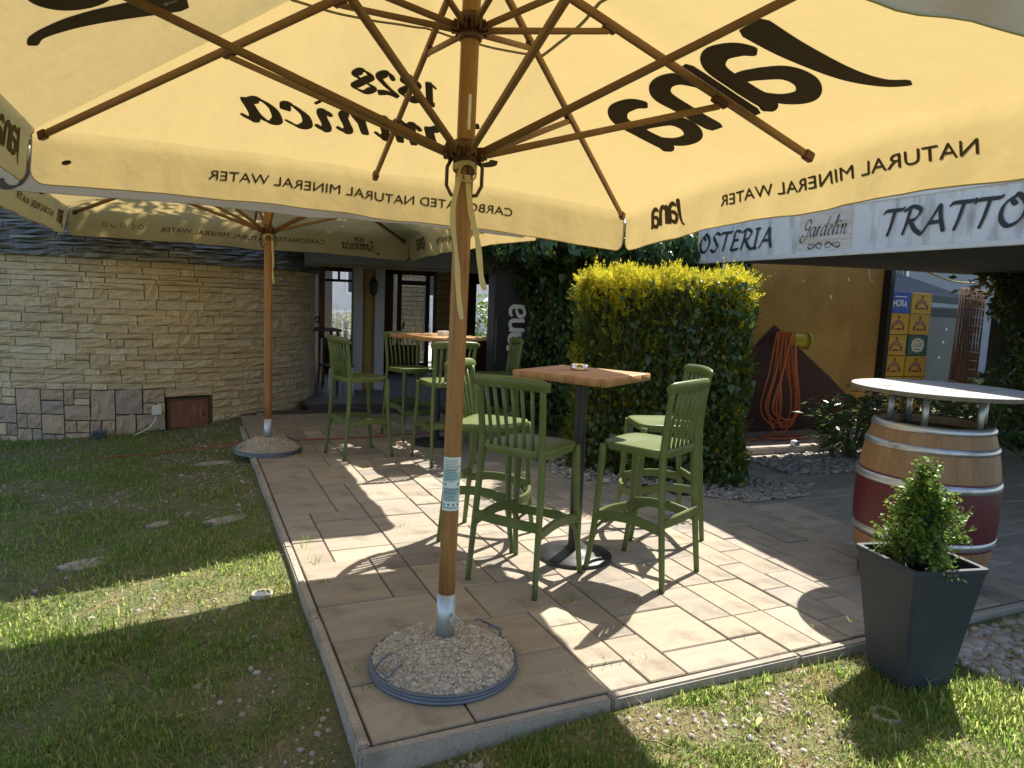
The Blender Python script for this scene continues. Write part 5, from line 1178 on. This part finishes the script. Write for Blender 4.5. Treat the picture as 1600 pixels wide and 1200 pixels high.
pz_ = tag(empty('poster', (10.4, 9.2, 2.3)), 'small pink and white notice hanging behind the black post', 'poster'); m = MB(); m.box((0, 0, 0), (.26, .02, .42)); m.build('sheet', MT['print_white'], pz_); m = MB(); m.box((0, -.012, .08), (.24, .01, .22)); m.build('pink_print', mat('pink_print', [(.45, .2, .4)], .6), pz_)
m = MB(); P = cr([(8.35, 6.55, 2.32), (8.55, 6.5, 2.20), (8.8, 6.45, 2.10), (9.15, 6.4, 2.02), (9.5, 6.35, 2.01)], 6); n = len(P)
m.tube([(p.x, p.y, p.z) for p in P], [(.008, .028)]*n, 8); tag(m.build('yellow_strap', MT['yellow_plastic']), 'yellow strap sagging under the awning in front of the crates', 'strap')
# vines under the awning on the right
vn = empty('vine_thicket', (8.95, 5.2, 0), 0, 'dark thicket of climbing vines under the awning on the right', 'vines')
m = MB(); m.box((1.7, .1, 1.1), (2.8, 1.2, 2.2)); m.build('dark_core', MT['inner'], vn)
A = [slab_pts(6000, (.15, -.75, 0), (3.2, 0, 0), (0, 0, 2.3), (0, -1, 0), .10), slab_pts(2600, (.15, -.75, 0), (0, 1.3, 0), (0, 0, 2.3), (-1, 0, 0), .10), slab_pts(1300, (-.35, -.1, 1.88), (1.6, 0, 0), (0, .8, .30), (0, -1, 0), .1)]
P = np.concatenate([q[0] for q in A]); Q = np.concatenate([q[1] for q in A]); V, T = leaves(P, Q+np.array([0, 0, .3]), .062, .7, .7, .7, axis=np.tile([0, 0, -1.], (len(P), 1))); o = np_mesh('leaves', V, T, MT['ivy_leaf'], vn); o['kind'] = 'stuff'
n = 130; P = np.array([-.12, .55, 2.0])+rng.normal(0, 1, (n, 3))*np.array([.16, .1, .14]); V, T = leaves(P, rng.normal(0, 1, (n, 3)), .085, .55, .5); o = np_mesh('young_leaves', V, T, MT['yellow_leaf'], vn); o['kind'] = 'stuff'
m = MB()
for q in range(14): x = random.uniform(.2, 2.3); m.tube([(x, -.7, 0), (x+random.uniform(-.2, .2), -.75, .9), (x+random.uniform(-.3, .3), -.7, 2.1)], .012, 5)
m.build('stems', MT['bark'], vn)
def shrub(x, y, label, r, h, n, mt_, size, seed, kind='shrub', name='shrub'):
    t = empty(name, (x, y, 0), 0, label, kind); q = np.random.default_rng(seed)
    ce = q.normal(0, 1, (n, 3)); ce = unit(ce)*q.uniform(.35, 1, (n, 1))**.5*np.array([r, r, h*.46])*(1+.22*np.sin(ce[:, :1]*5)); ce[:, 2] += h*.55
    out_ = unit(ce-np.array([0, 0, h*.3])); V, T = leaves(ce, out_*.4+np.array([0, 0, .9]), size, .42, .45, .1, axis=out_); o = np_mesh('leaves', V, T, MT[mt_], t); o['kind'] = 'stuff'
    m = MB()
    for k in range(9):
        a = q.uniform(0, 6.28); rr = q.uniform(.2, .7)*r; m.tube([(0, 0, 0), (rr*.4*math.cos(a), rr*.4*math.sin(a), h*.35), (rr*math.cos(a), rr*math.sin(a), h*.8)], [.014, .01, .005], 5)
    m.build('stems', MT['bark'], t); return t
shrub(6.35, 5.35, 'low glossy dark shrub standing left of the barrel in front of the ochre wall', .42, .74, 620, 'laurel_leaf', .105, 2)
shrub(7.15, 5.25, 'glossy dark shrub just behind the barrel, left of the yellow-leaved plants', .48, .80, 700, 'laurel_leaf', .105, 3)
shrub(8.0, 5.05, 'glossy shrub seen between barrel and its table top', .5, .84, 640, 'laurel_leaf', .105, 4)
def rosette(x, y, h, label, s):
    t = empty('rosette_plant', (x, y, 0), 0, label, 'plant', 'yellow-leaved plants behind the barrel')
    m = MB(); m.tube([(0, 0, 0), (.02, .01, h*.6), (0, 0, h)], [.014, .011, .008], 6); m.build('stem', MT['bark'], t)
    for lv_ in range(3):
        for k in range(6):
            a = k*1.047+lv_*.5+random.uniform(-.2, .2); L_ = s*random.uniform(.8, 1.1); ti = .15+.45*lv_; m = MB(); vs = []
            for j in range(6):
                f_ = j/5; w = .17*L_*math.sin(math.pi*min(1, f_*.92+.06))**.8; r = L_*f_*math.cos(ti*(1-.3*f_)); z_ = h-.12*(2-lv_)+L_*f_*math.sin(ti)-.25*L_*f_*f_
                for sgn, dz in ((-1, .012), (0, 0), (1, .012)): vs.append((r*math.cos(a)-sgn*w*math.sin(a), r*math.sin(a)+sgn*w*math.cos(a), z_+dz))
            m.add(vs, [(3*j+i, 3*j+i+1, 3*j+4+i, 3*j+3+i) for j in range(5) for i in (0, 1)], True); m.build('leaf', MT['yellow_leaf'], t)
rosette(8.3, 4.75, 1.18, 'yellow-leaved rosette plant left in the row above the barrel table', .26)
rosette(8.75, 4.5, 1.16, 'yellow-leaved rosette plant in the middle of the row above the barrel table', .24)
rosette(9.2, 4.25, 1.06, 'yellow-leaved rosette plant right in the row above the barrel table', .26)
m = MB(); m.box((0, 0, .04), (2.0, .10, .08)); tag(m.build('pale_kerb', MT['curb'], None, (6.05, 5.76, 0), R(-2), bevel=.01), 'long pale kerb in a strip of sunlight before the ochre wall', 'kerb')
gl = tag(empty('small_lamp', (5.92, 5.72, .08)), 'small white block lamp standing on the pale kerb', 'lamp'); m = MB(); m.box((0, 0, .03), (.08, .07, .06)); m.build('housing', MT['white'], gl, bevel=.008); m = MB(); m.box((0, -.037, .03), (.06, .004, .04)); m.build('lens', MT['dkglass'], gl)

# ---------------------------------------------------------------- veranda of the restaurant
m = MB(); m.add([(1.30, 9.62, .012), (3.3, 8.98, .012), (5.2, 8.5, .012), (6.2, 15.2, .012), (.5, 15.2, .012)], [(0, 1, 2, 3, 4)]); m.add([(1.30, 9.62, -.1), (3.3, 8.98, -.1), (5.2, 8.5, -.1), (1.30, 9.62, .012), (3.3, 8.98, .012), (5.2, 8.5, .012)], [(0, 1, 4, 3), (1, 2, 5, 4)])
vf = tag(m.build('veranda_floor', MT['joint']), 'dark tiled floor of the restaurant veranda', kind='structure')
tl = MB(); tl.box((0, 0, 0), (.594, .594, .012)); tlm = tl.mesh('floor_tile'); tlm.materials.append(MT['interior_floor'])
for i in range(7):
    for j in range(9):
        x, y = 1.62+.6*i, 9.55+.6*j
        if y < 9.62-(x-1.3)*.32+.42 or y > 14: continue
        o = bpy.data.objects.new('floor_tile', tlm); link(o, vf); o.location = (x, y, .008+random.uniform(-.0008, .0008))
m = MB(); m.bar((1.33, 9.60, .012), (3.32, 8.95, .012), .04, .03); m.build('threshold', MT['black'], vf)
ver = empty('veranda', (1.3, 9.6, 0), 0, 'dim veranda of the restaurant with pale columns and an ochre pillar', 'building')
def vm(name, mt_, boxes, parent=ver, bevel=0):
    m = MB()
    for c, d in boxes: m.box((c[0]-1.3, c[1]-9.6, c[2]), d)
    return m.build(name, mt_, parent, bevel=bevel)
vm('roof', MT['beam'], [((3.35, 11.9, 2.52), (5.0, 5.6, .22)), ((4.0, 8.65, 2.50), (3.6, .89, .16))])  # second box: unseen forward strip, added to shade the paving below
m = MB(); m.bar((.0-.05, .02, 2.12), (3.9, -1.15, 2.12), .16, .50); m.build('front_beam', MT['beam'], ver)
m = MB(); m.bar((.0-.05, -.08, 1.955), (3.9, -1.25, 1.955), .05, .10); m.build('beam_trim', MT['beam'], ver)
vm('cross_beam', MT['beam'], [((3.0, 11.35, 2.20), (4.5, .22, .42))])
for x in (2.275, 2.62): vm('column', MT['grey_col'], [((x, 11.36, 1.0), (.155, .16, 2.0))], bevel=.006)
m = MB(); m.lathe([(.13, 0), (.13, .06), (.112, .10), (.112, 1.86), (.135, 1.90), (.16, 1.96), (.16, 2.05)], (2.46-1.3, 11.42-9.6, 0), 24); m.build('pillar', MT['ochre_col'], ver)
ln = tag(empty('wall_lantern', (2.50, 11.22, 1.62)), 'black wall lantern on the ochre pillar', 'lantern')
m = MB(); m.lathe([(.001, .20), (.02, .17), (.07, .11), (.06, .10), (.05, -.06), (.02, -.09), (.001, -.12)], n=6, smooth=False); m.build('cage', MT['black'], ln); m = MB(); m.bar((0, 0, .19), (0, .11, .19), .012, .012); m.build('arm', MT['black'], ln)
# back wall with openings
Y = 14.0
bw = [((1.75, Y, 1.25), (.30, .14, 2.5)), ((2.97, Y, .28), (2.2, .14, .56)), ((3.0, Y, 2.2), (2.9, .14, .5)), ((3.33, Y, 1.25), (.34, .14, 2.5)), ((5.03, Y, 1.25), (.45, .14, 2.5)), ((5.9, Y, 1.25), (.34, .14, 2.5)), ((5.4, Y, .35), (.5, .14, .7)), ((5.3, Y, 2.15), (1.6, .14, .62))]
vm('back_wall', MT['dark_wood'], bw)
vm('window_frame', MT['black'], [((2.42, Y-.02, 1.78), (1.0, .1, .05)), ((2.42, Y-.02, .62), (1.0, .1, .06)), ((2.85, Y-.03, 1.25), (.1, .1, 1.4)), ((2.44, Y-.03, 1.86), (.04, .06, .2))])
dv = vm('door', MT['black'], [((3.62, Y-.05, 1.0), (.09, .09, 2.0)), ((4.20, Y-.05, 1.0), (.09, .09, 2.0)), ((3.91, Y-.05, 1.80), (.5, .09, .09)), ((3.91, Y-.05, .10), (.5, .09, .20)), ((3.91, Y-.05, 2.02), (.67, .09, .06))])
vm('pane', MT['dkglass'], [((3.91, Y-.05, .97), (.49, .012, 1.5))], dv); vm('handle', MT['fridge'], [((3.70, Y-.12, .95), (.03, .05, .14))], dv)
vm('side_wall', MT['red_wood'], [((1.80, 12.9, 1.1), (.10, 2.1, 2.2))])
vm('right_wall', MT['dark_wood'], [((5.75, 11.9, 1.2), (.12, 4.2, 2.4))])
# stone pier inside
sw = empty('stone_pier', (4.62, 13.72, 0), 0, 'rough stone pier inside the veranda right of the glass door', 'pier')
m = MB(); m.box((0, .08, 1.15), (.62, .2, 2.3)); m.build('core', MT['mortar'], sw); k = 0
z = 0.0
while z < 2.2:
    h_ = srs.uniform(.09, .17); x = -.31
    while x < .30:
        w = min(srs.uniform(.11, .24), .31-x); w = w if .31-x-w > .05 else .31-x
        o = bpy.data.objects.new('stone', srs.choice(wall_meshes)); link(o, sw); o.location = (x+w/2, -.03, z+h_/2); o.scale = (w-.012, .06, h_-.012); x += w
    z += h_
# stone wall seen outside through the glass door
ow = empty('stone_gatepost', (4.55, 16.3, 0), 0, 'sunlit stone wall outside seen through the veranda door', 'wall')
m = MB(); m.box((0, .2, 1.2), (.75, .3, 2.4)); m.build('core', MT['mortar'], ow); z = 0.0
while z < 2.3:
    h_ = srs.uniform(.09, .16); x = -.38
    while x < .37:
        w = min(srs.uniform(.12, .26), .38-x); w = w if .38-x-w > .05 else .38-x
        o = bpy.data.objects.new('stone', srs.choice(wall_meshes)); link(o, ow); o.location = (x+w/2, .03, z+h_/2); o.scale = (w-.012, .06, h_-.012); x += w
    z += h_
bl = tag(empty('ceiling_bulb', (4.42, 12.6, 2.05)), 'small lit bulb under the veranda ceiling', 'lamp'); m = MB(); m.lathe([(0, -.045), (.025, -.03), (.03, 0), (.015, .03), (.012, .05)], n=12); m.build('bulb', MT['lampglow'], bl); m = MB(); m.tube([(0, 0, .05), (0, 0, .36)], .005, 6); m.build('cord', MT['black'], bl)
# inside furniture
it = empty('inner_table', (1.62, 11.1, 0), 0, 'dark high table with a wine glass just inside the veranda by the hut', 'table')
m = MB(); m.box((.0, 0, .98), (.62, .7, .03)); m.build('top', MT['dark_wood'], it); 
for sx in (-1, 1):
    for sy in (-1, 1): m = MB(); m.box((sx*.26, sy*.3, .49), (.04, .04, .96)); m.build('leg', MT['dark_wood'], it)
wg = tag(empty('wine_glass', (1.60, 10.95, .997)), 'empty wine glass on the dark inner table', 'glass'); m = MB(); m.lathe([(0, .002), (.032, .002), (.004, .008), (.004, .08), (.02, .095), (.036, .13), (.03, .18), (.028, .18), (.033, .13), (.018, .10), (0, .088)], n=20); m.build('bowl', MT['glassy'], wg)
ch = empty('inner_chair', (1.86, 10.75, 0), .2, 'dark wooden chair with pale legs by the inner table', 'chair')
m = MB(); m.box((0, 0, .46), (.40, .40, .03)); m.build('seat', MT['dark_wood'], ch, bevel=.006); 
m = MB(); m.box((0, .19, .80), (.36, .025, .14)); m.build('backrest', MT['dark_wood'], ch, bevel=.006)
for sx in (-1, 1):
    m = MB(); m.tube([(sx*.17, -.17, .45), (sx*.19, -.19, 0)], .016, 8); m.build('leg', MT['grey_col'], ch); m = MB(); m.tube([(sx*.17, .18, .86), (sx*.17, .18, .45), (sx*.19, .2, 0)], .016, 8); m.build('leg', MT['grey_col'], ch)
# across the street
m = MB(); m.add([(-6, 15.3, .0), (16, 15.3, .0), (16, 24, .0), (-6, 24, .0)], [(0, 1, 2, 3)]); tag(m.build('street', MT['road']), 'pale street beyond the veranda', kind='structure')
fh = empty('street_house', (3.5, 25, 0), 0, 'grey house across the street seen through the veranda', 'building')
m = MB(); m.box((0, 2, 3), (22, 4, 6)); m.build('wall', mat('pale_facade', [(.62, .62, .6), (.7, .7, .68)], .8, 2), fh)
for x in (-4.2, -1.2, 1.6, 4.4):
    m = MB(); m.box((x, -.02, 2.2), (1.0, .08, 1.4)); w_ = m.build('window', MT['white'], fh); m = MB(); m.box((x-.23, -.07, 2.2), (.38, .02, 1.2)); m.box((x+.23, -.07, 2.2), (.38, .02, 1.2)); m.build('pane', MT['black'], w_)
fe = empty('street_fence', (3.6, 20, 0), 0, 'light railing fence along the street outside', 'fence')
for k in range(34): m = MB(); m.box((-4+.2*k, 0, .55), (.03, .03, 1.0)); m.build('picket', MT['frame_white'], fe)
m = MB(); m.box((-.6, 0, 1.05), (7, .04, .05)); m.box((-.6, 0, .15), (7, .04, .05)); m.build('rail', MT['frame_white'], fe)
pp = empty('white_post', (2.40, 15.0, 0), 0, 'white post standing outside the veranda window', 'post'); m = MB(); m.box((0, 0, 1.2), (.16, .16, 2.4)); m.build('shaft', MT['white'], pp, bevel=.01); m = MB(); m.box((0, 0, .1), (.24, .24, .2)); m.build('base', MT['white'], pp)
shrub(2.95, 16.2, 'pale round bush in the sun outside the left veranda window', .42, 1.15, 1100, 'yellow_leaf', .07, 8)
shrub(6.15, 16.4, 'bright green palm-like bush outside the right veranda window', .7, 1.5, 900, 'box_leaf', .16, 9)

# tree behind the hut: its crown throws the dappled shade on the far parasol
tr = empty('shade_tree', (1.05, 14.2, 0), 0, 'tall leafy tree behind the stone hut, its crown over the far parasol', 'tree')
m = MB(); m.tube([(0, 0, -.1), (.1, -.2, 1.5), (.35, -.8, 3.2), (.8, -1.6, 5.0)], [.17, .14, .12, .09], 12); m.build('trunk', MT['bark'], tr)
limbs = [((.35, -.8, 3.2), (.9, -2.4, 5.0), (1.4, -3.2, 6.2)), ((.8, -1.6, 5.0), (2.0, -3.2, 6.0), (3.2, -4.4, 6.6)), ((.8, -1.6, 5.0), (.5, -2.4, 6.0), (-.4, -2.8, 6.8)), ((.8, -1.6, 5.0), (1.6, -1.8, 6.4), (2.4, -2.2, 7.4))]
for l_ in limbs: m = MB(); m.tube([Vector(p) for p in l_], [.08, .055, .02], 8); m.build('limb', MT['bark'], tr)
cen = np.array([(1.4, -2.95, 6.4, 2.0, 1.1, .8), (3.2, -4.5, 6.5, 1.35, 1.3, .8), (-.5, -2.8, 6.9, 1.2, .9, .8), (2.4, -2.2, 7.4, 1.4, 1.1, .8)])
Pn = []
for c in cen:
    q = unit(rng.normal(0, 1, (4600, 3)))*rng.uniform(.1, 1, (4600, 1))**.4; Pn.append(c[:3]+q*c[3:]*(1+.18*np.sin(6*q[:, :1]+4*q[:, 1:2])))
Pn = np.concatenate(Pn); V, T = leaves(Pn, np.tile([0, 0, 1.], (len(Pn), 1)), .13, .6, .7, .2); o = np_mesh('crown', V, T, MT['laurel_leaf'], tr)
